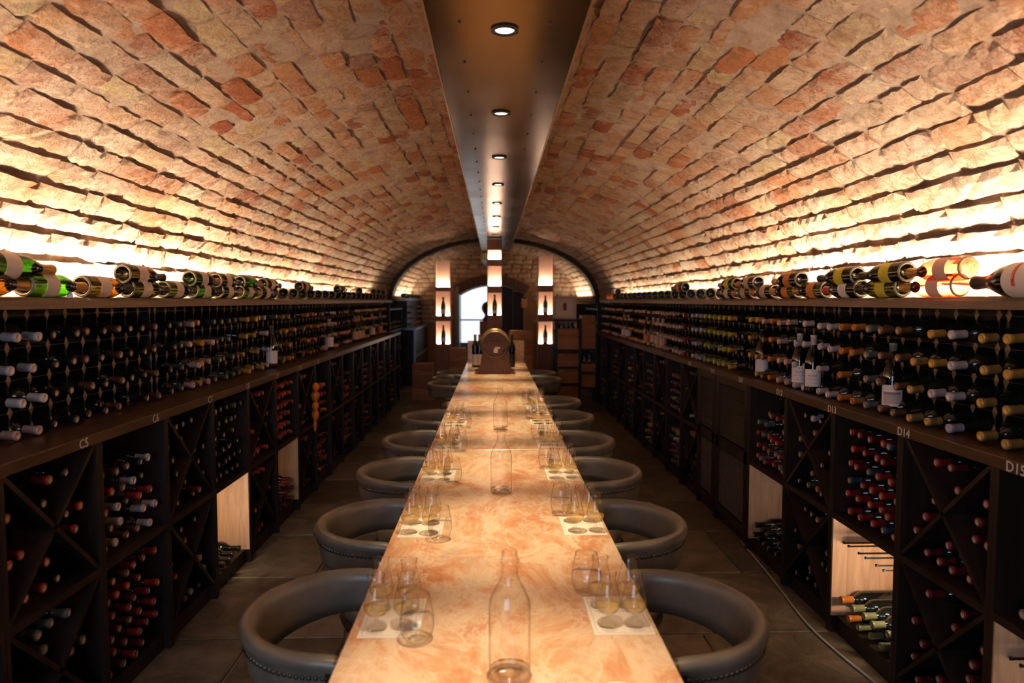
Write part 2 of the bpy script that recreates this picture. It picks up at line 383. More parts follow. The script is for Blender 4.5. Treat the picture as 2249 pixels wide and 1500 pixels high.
A2, B2 = 1.83, 1.05
ml = shell('wall_left_far', -1, A2, B2, 12.3, 15.0, ny=40); mr = shell('wall_right_far', 1, A2, B2, 12.3, 15.0, ny=40)
vault_bricks(-1, ml, A2, B2, 12.5, 15.0, 0); vault_bricks(1, mr, A2, B2, 12.5, 15.0, 0)
# rear wall behind the viewer
mb = MB(); mb.box((-2.1, -1.64, 0), (2.1, -1.5, 2.85)); tag(build('wall_back', mb, M_MORTAR), kind='structure')
# dark rib arch between the two vaults
mb = MB(); n = 48
for i in range(n):
    t0, t1 = PI*i/n, PI*(i+1)/n
    q = [(math.cos(t)*a, ZC+math.sin(t)*b) for t, a, b in ((t0, 1.81, 1.045), (t0, 1.97, 1.18), (t1, 1.97, 1.18), (t1, 1.81, 1.045))]
    mb.prism(q, 12.2, 12.38)
for s in (-1, 1): mb.box((min(s*1.81, s*1.97), 12.2, 0), (max(s*1.81, s*1.97), 12.38, ZC))
tag(build('trim_1', mb, mat('dark_rib_stone', (.05, .03, .02), .7)), kind='structure')
# end wall with arched opening
def arc(cx, hw, zs, rise, n=14):
    R = (hw*hw+rise*rise)/(2*rise); a = math.asin(hw/R)
    return [(cx+R*math.sin(-a+2*a*i/n), zs+rise-R+R*math.cos(-a+2*a*i/n)) for i in range(n+1)]
inner = arc(-.05, .72, 1.68, .22); mb = MB()
pts = [(-1.95, 0), (-1.95, 2.9), (1.95, 2.9), (1.95, 0)]
mb.box((-1.95, 15.0, 0), (-.77, 15.55, 2.75)); mb.box((.67, 15.0, 0), (1.95, 15.55, 2.75))
for i in range(14):
    (x0, z0), (x1, z1) = inner[i], inner[i+1]; mb.prism([(x0, z0), (x0, 2.75), (x1, 2.75), (x1, z1)], 15.0, 15.55)
endw = build('wall_end', mb, mat('far_brick_wall', (.30, .15, .075), .9)); endw['kind'] = 'structure'
outer = arc(-.05, .84, 1.86, .25); mb = MB(); z = 1.1
while z < 2.62:
    x = -1.9+random.uniform(-.2, 0)
    while x < 1.9:
        ln = random.uniform(.18, .3); xc = x+ln/2; x += ln
        inside = abs(xc+.05) < .95 and z < 1.90+.24*(1-((xc+.05)/.9)**2)
        if inside or (xc/1.83)**2+((z-ZC)/1.05)**2 > 1.05: continue
        Mx = Matrix.Translation((xc, 15.0, z)) @ Matrix.Rotation(PI/2, 4, 'X') @ Matrix.Diagonal((ln-.01, .09, .03, 1)); k = random.randrange(12); mb.add(BV[k][0], BV[k][1], 0, Mx, rnd=random.random(), smooth=True)
    z += .1
o = put('brickwork', mb.mesh('brickwork', M_BRICK, rnd=True), endw); o['kind'] = 'stuff'
for i in range(14):
    mb = MB(); (a0, b0), (a1, b1) = inner[i], inner[i+1]; (c0, d0), (c1, d1) = outer[i], outer[i+1]
    g = .004; mb.prism([(a0+g, b0), (c0+g, d0), (c1-g, d1), (a1-g, b1)], 14.96, 15.5)
    build('stone', mb, mat('arch_stone', (.085, .045, .035), .8), endw)
mb = MB(); mb.box((-.775, 14.97, 0), (-.76, 15.6, 1.69)); mb.box((-.84, 14.95, 0), (-.77, 15.05, 1.86))
build('jamb', mb, mat('blue_grey_jamb', (.20, .24, .28), .4), endw)
# window and doors in the opening
win = tag(put('window_1', None, loc=(0, 0, 0)), kind='structure')
mb = MB(); up = [p for p in arc(-.05, .70, 1.67, .21) if p[0] <= .19]
mb.prism([(-.75, .55)]+up+[(up[-1][0], .55)], 15.58, 15.6)
build('pane', mb, mat('frosted_daylight_pane', (.8, .85, .9), .4, emit=(.80, .90, 1.0), est=1.15), win)
mb = MB(); mb.box((-.76, 15.52, 1.10), (.2, 15.575, 1.13)); mb.box((-.76, 15.52, .52), (.2, 15.575, .60)); mb.box((-.77, 15.5, 0), (.2, 15.61, .54))
build('window_frame', mb, mat('blue_grey_paint', (.16, .20, .25), .4), win)
dr = tag(put('door_1', None, loc=(0, 0, 0)), kind='structure')
mb = MB(); mb.box((.16, 15.5, 0), (.42, 15.56, 1.9), bev=.01); build('panel', mb, mat('dark_door', (.02, .014, .012), .45), dr)
mb = MB(); mb.box((.43, 15.5, 0), (.67, 15.56, 1.75), bev=.01); build('panel', mb, MATS['dark_door'], dr)
mb = MB(); mb.tube([(.40, 15.49, .95), (.40, 15.46, .97), (.40, 15.46, 1.2), (.40, 15.49, 1.22)], .01); build('handle', mb, M_STUD, dr)
cb = thing('clipboard', 'brown clipboard hanging on the dark doors at the far end', 'clipboard', (.665, 14.93, 1.40))
mb = MB(); mb.box((-.065, 0, 0), (.065, .012, .20), bev=.003); build('board', mb, mat('kraft_board', (.55, .30, .16), .7), cb)
mb = MB(); mb.box((-.02, -.006, .185), (.02, 0, .225)); build('clip', mb, M_STUD, cb)
# silhouettes on the far sill
mb = MB(); mb.lathe([(0, 0), (.09, 0), (.10, .04), (.05, .10), (.045, .14), (.10, .22), (.12, .30), (.09, .38), (.04, .42), (0, .43)], 12)
tag(build('dark_bust', mb, mat('dark_plum', (.03, .015, .018), .6), loc=(-.16, 15.2, 1.10)), 'dark rounded bust standing against the bright frosted window', 'ornament')
mb = MB(); mb.box((-.14, -.1, 0), (.14, .1, .66), bev=.01); tag(build('plinth', mb, M_TOTEM, loc=(-.18, 15.2, 0.44)), 'brown plinth under the dark bust by the bright window', 'plinth')
# floor -------------------------------------------------------------
mb = MB(); mb.box((-2.1, -1.6, -.15), (2.1, 15.6, -.012)); fl = build('floor', mb, M_GROUT); fl['kind'] = 'structure'
y = -1.5; k = 0
bounds = [3.09+.70*i for i in range(-7, 18)]
for yi in range(len(bounds)-1):
    y0, y1 = bounds[yi], bounds[yi+1]; xs = [-2.05]; x = -2.05+random.uniform(.2, .5)
    while x < 1.85: xs.append(x); x += random.uniform(.42, .78)
    xs.append(2.05)
    for xi in range(len(xs)-1):
        mb = MB(); g = .006; z = random.uniform(-.002, .001)
        mb.box((xs[xi]+g, y0+g, -.05), (xs[xi+1]-g, y1-g, z), bev=.004); build('tile', mb, M_STONE, fl)
# ------------------------------------------------------------------ ceiling beam with downlights
bm = thing('metal_ceiling_trough', 'long dark bronze metal trough with downlights under the vault crown', 'light fitting', (0, 0, 2.455))
mb = MB(); bx0, bx1 = -.215, .297
mb.box((bx0, -.6, 0), (bx1, 12.7, .012)); mb.box((bx0, -.6, .012), (bx0+.006, 12.7, .17)); mb.box((bx1-.006, -.6, .012), (bx1, 12.7, .17))
build('trough', mb, M_BRONZE, bm)
mb = MB(); mb.box((bx1-.003, -.6, -.003), (bx1+.004, 12.7, .004)); mb.box((bx0-.004, -.6, -.003), (bx0+.003, 12.7, .004)); build('edge_lip', mb, mat('brass_lip', (.45, .30, .18), .35, .7), bm)
ring = MB(); ring.lathe([(.034, .0), (.047, .0), (.047, -.006), (.036, -.009), (.031, .0)], 24); ring_me = ring.mesh('bezel', M_BLACK)
lens = MB(); lens.lathe([(0, -.002), (.031, -.002), (.031, .0)], 24); M_LAMP = mat('lamp_lens', (1, .9, .8), .3, emit=(1, .80, .60), est=16)
lens_me = lens.mesh('lens', M_LAMP)
scr = MB(); scr.lathe([(0, -.005), (.004, -.0045), (.006, 0), (.006, .002)], 8); scr_me = scr.mesh('screw', M_BLACK)
for i in range(-2, 11):
    yy = 2.33+1.01*i; xx = .037-.0015*i
    if yy > 12.4: break
    r = put('downlight', ring_me, bm, loc=(xx, yy, 0)); put('lens', lens_me, r, loc=(0, 0, 0))
    l = D.lights.new('downlight', 'SPOT'); l.energy = SPOT_POWER; l.color = SPOT_COL; l.spot_size = math.radians(39); l.spot_blend = 1; l.shadow_soft_size = .028
    lo = D.objects.new('downlight_beam', l); COL.objects.link(lo); lo.parent = bm; lo.location = (xx, yy, -.014)
for i in range(-5, 27):
    for xx in (-.11, .184): put('screw', scr_me, bm, loc=(xx, 2.27+.372*i, 0))
b2 = thing('far_ceiling_trough', 'short lower dark metal trough section in the far vault', 'light fitting', (0, 0, 2.30))
mb = MB(); mb.box((-.25, 12.75, 0), (.28, 14.95, .14), bev=.004); build('trough', mb, M_BRONZE, b2)
mb = MB(); mb.box((-.22, 12.9, -.004), (-.10, 14.9, .001)); build('light_lens', mb, mat('cool_panel', (.5, .6, .7), .2, .3), b2)  # pale blue strip painted on for the reflection under the trough, no lamp
# ------------------------------------------------------------------ marble table
tb = thing('marble_table', 'long pink marble topped tasting table down the middle of the cellar', 'table', (0, 0, 0))
TX0, TX1 = -.352, .40; ys = [.55, 2.108, 3.648, 5.2, 6.74, 8.25, 9.1]
for a, b in zip(ys, ys[1:]):
    mb = MB(); mb.box((TX0, a+.0012, .72), (TX1, b-.0012, .75), bev=.002); build('marble_slab', mb, M_MARBLE, tb)
mb = MB(); mb.box((TX0, 9.1, .72), (TX1, 9.125, 1.02), bev=.003); build('marble_upstand', mb, M_MARBLE, tb)
mb = MB(); mb.box((TX0+.06, .62, .655), (TX1-.06, 9.05, .72)); build('apron', mb, M_DARK, tb)
for yy in (.8, 2.86, 4.4, 6.0, 7.5, 8.8):
    mb = MB(); mb.box((-.09, yy-.09, .0), (.14, yy+.09, .655), bev=.005); mb.box((-.16, yy-.22, 0), (.21, yy+.22, .03), bev=.005); build('pedestal', mb, M_DARK, tb)
# ------------------------------------------------------------------ tub chairs
def band_sections(Rr, n=26, arm=.055):
    pts = []
    for i in range(5): pts.append((Vector((arm*(1-i/4), -Rr)), Vector((0, -1))))
    for i in range(1, n):
        a = -PI/2-PI*i/n; pts.append((Vector((Rr*math.cos(a), Rr*math.sin(a))), Vector((math.cos(a), math.sin(a)))))
    for i in range(5): pts.append((Vector((arm*i/4, Rr)), Vector((0, 1))))
    return pts
def make_chair():
    # local: back toward -X, open side +X
    root = put('tub_chair', None); SE = band_sections(.252); n = len(SE)
    # closed cross-section (outward, z): rolled top then tapering wall
    cs = [(.012, .632), (-.012, .634), (-.014, .665), (-.016, .70), (-.020, .722), (-.020, .738), (-.011, .750), (.003, .753), (.016, .748), (.023, .736), (.022, .722), (.016, .713), (.018, .69), (.017, .65)]
    mb = MB(); mb2 = MB(); ends = []
    rings = []; vs = []
    for i, (p, nn) in enumerate(SE):
        t = abs(i/(n-1)-.5)*2; drop = 0 if t < .55 else -.012*((t-.55)/.45)**2; hh = 1.0+.35*max(0, .6-t)
        r = []
        for (o, z) in cs:
            zz = .753+(z-.753)*hh+drop; taper = (.753-z)*-.16
            q = p+nn*(o+taper); r.append(len(vs)); vs.append((q.x, q.y, zz))
        rings.append(r)
    fs = []; ms = []
    for i in range(n-1):
        for k in range(len(cs)):
            k2 = (k+1) % len(cs); fs.append((rings[i][k], rings[i+1][k], rings[i+1][k2], rings[i][k2])); ms.append(1 if (i < 2 or i > n-4) else 0)
    fs += [tuple(rings[0][::-1]), tuple(rings[-1])]; ms += [1, 1]
    mb.add(vs, fs, ms, smooth=True)
    o = build('backrest', mb, [M_LEATHER, M_LEATHER2], root)
    # studs: a row under the roll and a short upright row at both arms
    mb = MB(); st = [(.0068, 0), (.005, .004), (0, .0055)]
    def outp(i, z):
        p, nn = SE[i]; q = p+nn*(.0175+(.753-z)*-.16); return Vector((q.x, q.y, z)), Vector((nn.x, nn.y, 0))
    L_ = []
    for i in range(n-1):
        for k in (0, .5):
            a, na = outp(i, .700); b, nb = outp(i+1, .700); L_.append((a.lerp(b, k), na.lerp(nb, k)))
    for i in (3, n-4):
        for z in (.69, .675, .66, .645): L_.append(outp(i, z))
        p, nn = SE[i]
        for z in (.71, .692, .674, .656): q = p-nn*(.0165+(.753-z)*.14); L_.append((Vector((q.x, q.y, z)), Vector((-nn.x, -nn.y, 0))))
    for p, nn in L_: mb.lathe(st, 6, M=axisM(p-nn*.001, nn))
    s = build('stud_row', mb, M_STUD, root); s['kind'] = 'stuff'
    mb = MB(); mb.lathe([(0, .40), (.17, .40), (.202, .415), (.208, .44), (.202, .462), (.17, .475), (.10, .482), (0, .483)], 28, M=Matrix.Translation((.03, 0, 0)))
    build('seat', mb, M_LEATHER, root)
    mb = MB(); mb.lathe([(0, .375), (.18, .375), (.19, .40), (0, .40)], 24); build('seat_frame', mb, M_LEG, root)
    for sy in (-1, 1):   # dark leather arm panels running down to the seat frame
        mb = MB(); vs = []
        for (x0, x1, yo, z) in ((.008, .058, .268, .735), (.006, .062, .262, .66), (.014, .052, .245, .55), (.02, .045, .218, .43), (.02, .045, .19, .39)):
            for (x, yy) in ((x0, yo), (x1, yo), (x1, yo-.024), (x0, yo-.024)): vs.append((x, sy*yy, z))
        fs = [(0, 1, 2, 3), (16, 17, 18, 19)]+[(r*4+k, r*4+(k+1) % 4, r*4+4+(k+1) % 4, r*4+4+k) for r in range(4) for k in range(4)]
        mb.add(vs, fs, smooth=True); build('arm_panel', mb, M_LEATHER2, root)
    for ax, ay in ((-.13, -.13), (-.13, .13), (.13, -.13), (.13, .13)):
        mb = MB(); mb.tube([(ax*1.45, ay*1.4, 0), (ax*1.2, ay*1.2, .2), (ax, ay, .385)], [.012, .016, .019], 8); build('leg', mb, M_LEG, root)
    return root
chair0 = make_chair(); used = False
def dup(root, loc, rz, name=None):
    r = root.copy(); COL.objects.link(r); r.location = loc; r.rotation_euler = (0, 0, rz)
    for ch in root.children:
        c = ch.copy(); COL.objects.link(c); c.parent = r
        for g in ch.children: d = g.copy(); COL.objects.link(d); d.parent = c
    return r
CH = [(-1, y) for y in (1.77, 2.50, 3.25, 3.98, 4.79, 6.70, 7.18, 7.67)]+[(1, y) for y in (1.74, 2.47, 3.23, 3.95, 4.76, 5.5, 7.06, 7.64)]
seatidx = {-1: 0, 1: 0}; protos = []
for s, yy in CH:
    seatidx[s] += 1; k = seatidx[s]; x = -.385 if s < 0 else .435
    rz = (0 if s < 0 else PI)+random.uniform(-.03, .03)
    if not used: c = chair0; c.location = (x, yy, 0); c.rotation_euler = (0, 0, rz); used = True
    else: c = dup(chair0, (x, yy, 0), rz)
    side = 'C marked' if s < 0 else 'D marked'
    tag(c, 'taupe studded leather tub chair, %s from the near end facing away from %s bins' % (ORD[k], side), 'chair', 'leather tub chairs along the table')
# ------------------------------------------------------------------ table settings
tul = MB(); tul.lathe([(0, .0), (.025, .0), (.026, .003), (.012, .008), (.005, .014), (.0045, .026), (.010, .031), (.024, .038), (.031, .050), (.0315, .060), (.027, .082), (.020, .108), (.0185, .118), (.0215, .134), (.0205, .1345)], 24)
M_FOOT = glass_mat('glass_foot', (.985, .98, .965), .9, (.7, .62, .52), k=.8)
tul.m = [1 if i < 4*24 else 0 for i in range(len(tul.m))]; bowl_me = tul.mesh('tulip_glass', [M_GLASS, M_FOOT])
lq = MB(); lq.lathe([(0, .0325), (.009, .0325), (.022, .039), (.0295, .050), (.0305, .0545), (0, .0545)], 20); liq_me = lq.mesh('spirit', M_WHISKY)
tm = MB(); tm.lathe([(0, .004), (.022, .003), (.024, .0), (.028, .004), (.037, .018), (.0415, .038), (.040, .062), (.034, .094), (.0305, .112), (.0295, .112)], 28)
tum_me = tm.mesh('tumbler', M_GLASS)
wq = MB(); wq.lathe([(0, .010), (.026, .010), (.036, .022), (.0398, .038), (.0385, .058), (0, .058)], 22); wat_me = wq.mesh('water', M_WATER)
def mat_mesh():
    mb = MB(); mb.box((-.074, -.105, 0), (.074, .105, .0012), 0)
    e = .008
    for a, b in (((-.074+e, -.105+e), (.074-e, -.105+e+.0012)), ((-.074+e, .105-e-.0012), (.074-e, .105-e)), ((-.074+e, -.105+e), (-.074+e+.0012, .105-e)), ((.074-e-.0012, -.105+e), (.074-e, .105-e))):
        mb.box((a[0], a[1], .0012), (b[0], b[1], .0015), 1)
    return mb.mesh('tasting_mat', [M_PAPER, M_PRINT])
mat_me = mat_mesh()
prn = MB()
for (cx, cy) in ((-.035, -.052), (.035, -.052), (-.035, .052), (.035, .052)):
    prn.box((cx-.02, cy-.034, .0012), (cx+.02, cy-.031, .0015)); prn.box((cx-.012, cy-.040, .0012), (cx+.012, cy-.038, .0015))
prn_me = prn.mesh('print', M_PRINT)
SETS = [(-1, y) for y in (1.70, 2.39, 3.10, 3.74, 4.42)]+[(1, y) for y in (1.70, 2.398, 3.115, 3.80, 4.48, 5.12)]
ci = {-1: 0, 1: 0}
for s, yy in SETS:
    ci[s] += 1; k = ORD[ci[s]]; x = -.256 if s < 0 else .315; S = 'C' if s < 0 else 'D'
    m = put('tasting_mat', mat_me, loc=(x, yy, .7502), rot=(0, 0, random.uniform(-.01, .01))); put('print', prn_me, m)
    tag(m, 'white paper tasting mat at the %s setting from near end, %s marked side' % (k, S), 'mat', 'paper tasting mats')
    for dx, nx in ((-.036, 0), (.036, 1)):
        for dy, ny in ((-.055, 'near'), (.045, 'far')):
            g = put('tulip_glass', bowl_me, loc=(x+dx+random.uniform(-.004, .004), yy+dy+random.uniform(-.006, .006), .7518), rot=(0, 0, random.random()*6))
            put('spirit', liq_me, g)
            edge = 'table edge' if (nx == 0) == (s < 0) else 'table middle'
            tag(g, 'tulip glass of pale spirit, %s setting on %s side, %s corner toward %s' % (k, S, ny, edge), 'glass', 'tulip tasting glasses')
    tx, ty = (x+.072, yy-.118) if s < 0 else (x-.062, yy+.135)
    g = put('water_tumbler', tum_me, loc=(tx, ty, .7502)); put('water', wat_me, g)
    tag(g, 'stemless water glass beside the %s tasting mat on the %s marked side' % (k, S), 'glass', 'stemless water glasses')
# clear bottles
cf = MB(); cf.lathe([(0, .016), (.030, .012), (.036, .0), (.041, .002), (.0435, .010), (.0445, .03), (.0445, .155), (.042, .172), (.034, .190), (.024, .208), (.0175, .225), (.0165, .250), (.0195, .252), (.0195, .258), (.0165, .260), (.0160, .275), (.0125, .276)], 36)
cf_me = cf.mesh('clear_bottle', M_GLASS)
bs = MB(); bs.lathe([(0, .005), (.040, .004), (.0435, .012), (.0432, .020), (.03, .018), (0, .024)], 30); base_me = bs.mesh('thick_base', glass_mat('thick_base_glass', (.97, .95, .91), .7, (.35, .28, .2), k=.9))
for (bx, by, lab) in ((.032, 1.415, 'nearest clear glass water bottle standing mid table'), (.029, 2.82, 'second clear glass water bottle, standing alone in middle of table'), (.038, 4.22, 'farthest clear glass water bottle on the table, before the barrel')):
    b = put('clear_bottle', cf_me, loc=(bx, by, .7502)); put('thick_base', base_me, b); tag(b, lab, 'bottle', 'clear water bottles on the table')
mb = MB(); mb.lathe([(0, .0), (.038, .0), (.046, .007), (.044, .008), (.037, .003), (0, .003)], 28); tag(build('small_dish', mb, mat('cream_ceramic', (.8, .7, .5), .3), loc=(.255, 1.335, .7502)), 'small round cream dish on the marble at the near end', 'dish')
# ------------------------------------------------------------------ barrel on its cradle
br = thing('oak_barrel', 'small oak barrel lying on its side at the table far end', 'barrel', (.010, 7.62, 1.075))
M_CASK = wood_mat('aged_cask_oak', (.06, .024, .012), (.15, .062, .028), .5, (3, 3, 1), 5)
def brad(t): return .168-.032*abs(t)**2
NS = 20
for k in range(NS):
    mb = MB(); vs = []; fs = []; a0, a1 = 2*PI*k/NS+.006, 2*PI*(k+1)/NS-.006
    for i in range(9):
        t = -1+i/4
        for a in (a0, (a0+a1)/2, a1):
            for dr in (0, -.012): r = brad(t)+dr; vs.append((r*math.cos(a), .20*t, r*math.sin(a)))
    for i in range(8):
        o = i*6; p = (i+1)*6
        fs += [(o, o+2, p+2, p), (o+2, o+4, p+4, p+2), (o+1, p+1, p+3, o+3), (o+3, p+3, p+5, o+5), (o, p, p+1, o+1), (o+4, o+5, p+5, p+4)]
    fs += [(0, 1, 3, 2), (2, 3, 5, 4), (48, 50, 51, 49), (50, 52, 53, 51)]
    mb.add(vs, fs); build('stave', mb, M_CASK, br)
for t in (-.92, -.45, .45, .92):
    mb = MB(); rr = brad(t); q = [(rr+.001, -.016), (rr+.005, -.016), (rr+.005, .016), (rr+.001, .016), (rr+.001, -.016)]
    mb.lathe(q, 40, M=Matrix.Translation((0, .20*t, 0)) @ Matrix.Rotation(-PI/2, 4, 'X')); build('hoop', mb, mat('brass_hoop', (.42, .33, .16), .35, .9), br)
for sgn in (-1, 1):
    hd = None
    for i in range(5):
        mb = MB(); x0 = -.126+.0504*i; x1 = x0+.0495; xm = max(abs(x0), abs(x1)); zc = math.sqrt(max(.126**2-x0*x0, .0004)); zd = math.sqrt(max(.126**2-x1*x1, .0004))
        mb.prism([(x0, -zc), (x1, -zd), (x1, zd), (x0, zc)], sgn*.180-.006, sgn*.180+.006)
        build('head_board', mb, M_CASK, br)
mb = MB(); mb.box((-.014, -.197, -.09), (.030, -.187, -.045)); mb.box((.0, -.197, -.045), (.055, -.188, -.025)); build('paper_tag', mb, mat('tag_paper', (.75, .62, .58), .7), br)
mb = MB()
for i in range(7): mb.box((-.06+.018*i, -.1885, .036), (-.048+.018*i, -.1865, .052))
mb.box((-.03, -.1885, .066), (.03, -.1865, .070)); build('engraved_mark', mb, mat('burnt_mark', (.05, .02, .01), .8), br)
ck = thing('barrel_cradle', 'dark wooden cradle carrying the small oak barrel', 'stand', (.010, 7.62, .7502))
for yy in (-.15, .15):
    mb = MB(); rr = brad(yy/.20)+.006; top = [(rr*math.sin(a), .325-rr*math.cos(a)) for a in [(-1.0+.2*i) for i in range(11)]]
    poly = [(-.225, 0), (-.225, .018), (-.19, .03), (-.165, .08), (top[0][0]-.008, top[0][1])]+top+[(top[-1][0]+.008, top[-1][1]), (.165, .08), (.19, .03), (.225, .018), (.225, 0)]
    c = len(poly)
    for i in range(len(poly)-1):
        (xa, za), (xb, zb) = poly[i], poly[i+1]
        if xb-xa > 1e-4: mb.prism([(xa, 0), (xb, 0), (xb, zb), (xa, za)], yy-.018, yy+.018)
    build('cradle_board', mb, M_CASK, ck)
mb = MB(); mb.box((-.12, -.13, .03), (.12, .13, .055)); build('stretcher', mb, M_CASK, ck)
# ------------------------------------------------------------------ wine bottles
BORD = [(0, .022), (.020, .006), (.030, .0), (.0365, .004), (.0375, .012), (.0375, .195), (.034, .212), (.024, .228), (.0165, .240), (.0145, .252), (.0142, .298), (.0, .299)]
BURG = [(0, .022), (.022, .006), (.032, .0), (.0395, .004), (.041, .014), (.041, .150), (.037, .175), (.028, .205), (.019, .232), (.0150, .252), (.0145, .298), (.0, .299)]
CHAM = [(0, .034), (.018, .028), (.028, .008), (.036, .0), (.0425, .004), (.0445, .014), (.0445, .165), (.040, .192), (.030, .222), (.020, .250), (.0155, .272), (.0165, .312), (0, .314)]
def mk(prof, seg, m, name): q = MB(); q.lathe(prof, seg); return q.mesh(name, m)
BOT = {'bord': mk(BORD, 14, M_BOTTLE, 'wine_bottle'), 'burg': mk(BURG, 14, M_BOTTLE, 'wine_bottle')}
CAPP = [(.0150, .232), (.0156, .236), (.0153, .285), (.0166, .286), (.0168, .2985), (.0158, .3005), (.0105, .3008), (.0100, .3000), (.0, .3000)]
CAPM = {}
for k in CAPS:
    q = MB(); q.lathe(CAPP, 14, [0, 0, 0, 0, 0, 0, 1, 1]); CAPM[k] = q.mesh('capsule', [MATS['capsule_'+k], M_LIT_END if k not in ('white', 'pink', 'yellow', 'orange', 'gold', 'lime', 'lavender') else mat('capsule_end_'+k, tuple(min(1, c*1.35) for c in CAPS[k]), .5)])  # end discs paler than the sides, lamplight put into their colour
LOD = MB()
class BottleHeap:
    """bottles too small or too many to keep one by one, joined by rack side"""
    def __init__(s): s.mb = MB(); s.cols = list(CAPS)
    def add(s, base, d, cap):
        M = axisM(base, d)
        s.mb.lathe([(0, .0), (.037, .0), (.037, .20), (.015, .245), (.015, .25)], 8, 0, M)
        ci_ = s.cols.index(cap)+2; s.mb.lathe([(.015, .24), (.0158, .299), (.010, .3005), (.010, .300), (0, .300)], 8, [ci_, ci_, 1, 1], M)
    def finish(s, name, label, cat):
        o = put(name, s.mb.mesh(name, [M_BOTTLE, M_LIT_END]+[MATS['capsule_'+k] for k in s.cols])); tag(o, label, cat, kind='stuff')
def bottle(name, base, d, cap, label, group, kind='bord'):
    r = put(name, BOT[kind], M=axisM(base, d, random.random()*6)); put('capsule', CAPM[cap], r); tag(r, label, 'wine bottle', group); return r
MARKS = {-1: [('C5', 2.41), ('C6', 2.92), ('C7', 3.48), ('C8', 4.01), ('C9', 4.55), ('C10', 5.09), ('C11', 5.61)],
         1: [('D15', 1.97), ('D14', 2.53), ('D13', 3.08), ('D12', 3.66), ('D11', 4.24), ('D10', 4.80), ('D9', 5.37)]}
def past(s, y):
    b = None
    for n_, yy in MARKS[s]:
        if yy <= y: b = n_
    return b
# ---- cabinets, counter, racks, shelf for both sides
CABX = {-1: 1.45, 1: 1.575}; CNTX = {-1: 1.44, 1: 1.555}; RACKX = {-1: 1.68, 1: 1.76}; TIPX = {-1: 1.60, 1: 1.70}; SHX = {-1: 1.575, 1: 1.65}
def pick(w):
    t = random.random()*sum(w.values())
    for k, v in w.items():
        t -= v
        if t <= 0: return k
    return k
def rackcol(s, y, row):
    if s < 0:
        T = [(2.45, {'white': 8, 'pink': 1}), (3.5, {'black': 9, 'brown': 2}), (3.62, {'green': 2, 'pink': 1}), (3.78, {'pink': 4, 'yellow': 1}), (3.98, {'yellow': 7, 'pink': 2}),
             (4.42, {'green': 8, 'grey': 3}), (4.80, {'yellow': 9, 'gold': 1}), (5.0, {'white': 3, 'yellow': 1}), (5.25, {'black': 2, 'grey': 2}), (5.6, {'yellow': 8}), (5.8, {'black': 2, 'grey': 1}),
             (6.25, {'orange': 8}), (6.45, {'black': 2}), (7.0, {'white': 6, 'pink': 5}), (7.9, {'black': 5, 'pink': 3}), (99, {'orange': 4, 'pink': 3, 'black': 3, 'gold': 3})]
    else:
        T = [(2.28, {'gold': 5, 'yellow': 2}), (2.46, {'white': 6, 'lavender': 2}), (2.66, {'yellow': 3, 'white': 2, 'gold': 2}), (2.90, {'copper': 6, 'brown': 2}), (3.0, {'grey': 4, 'blue': 1}), (3.2, {'orange': 8}), (3.62, {'white': 9, 'pink': 1}),
             (3.85, {'green': 3, 'white': 2, 'pink': 1}), (4.1, {'copper': 3, 'pink': 2, 'orange': 1}), (4.35, {'gold': 4, 'yellow': 3}), (4.6, {'black': 4, 'blue': 2}), (5.0, {'yellow': 5, 'lime': 5}), (5.25, {'lime': 7}),
             (5.6, {'lavender': 5, 'white': 3}), (5.9, {'black': 2, 'red': 1}), (6.9, {'pink': 6, 'white': 3}), (7.8, {'gold': 3, 'black': 3, 'pink': 2}), (99, {'orange': 2, 'pink': 4, 'black': 3, 'yellow': 3})]
    for lim, w in T:
        if y < lim: return pick(w)
ROWZ = [1.430, 1.320, 1.208, 1.098]
dia = MB(); dia.add([(0, .015, 0), (0, 0, .025), (0, -.015, 0), (0, 0, -.025), (-.006, 0, 0), (.006, 0, 0)], [(0, 1, 5), (1, 2, 5), (2, 3, 5), (3, 0, 5), (1, 0, 4), (2, 1, 4), (3, 2, 4), (0, 3, 4)])
dia_me = dia.mesh('clip', M_CLIP)
SIDE = {-1: 'C marked', 1: 'D marked'}
nr = {-1: 0, 1: 0}
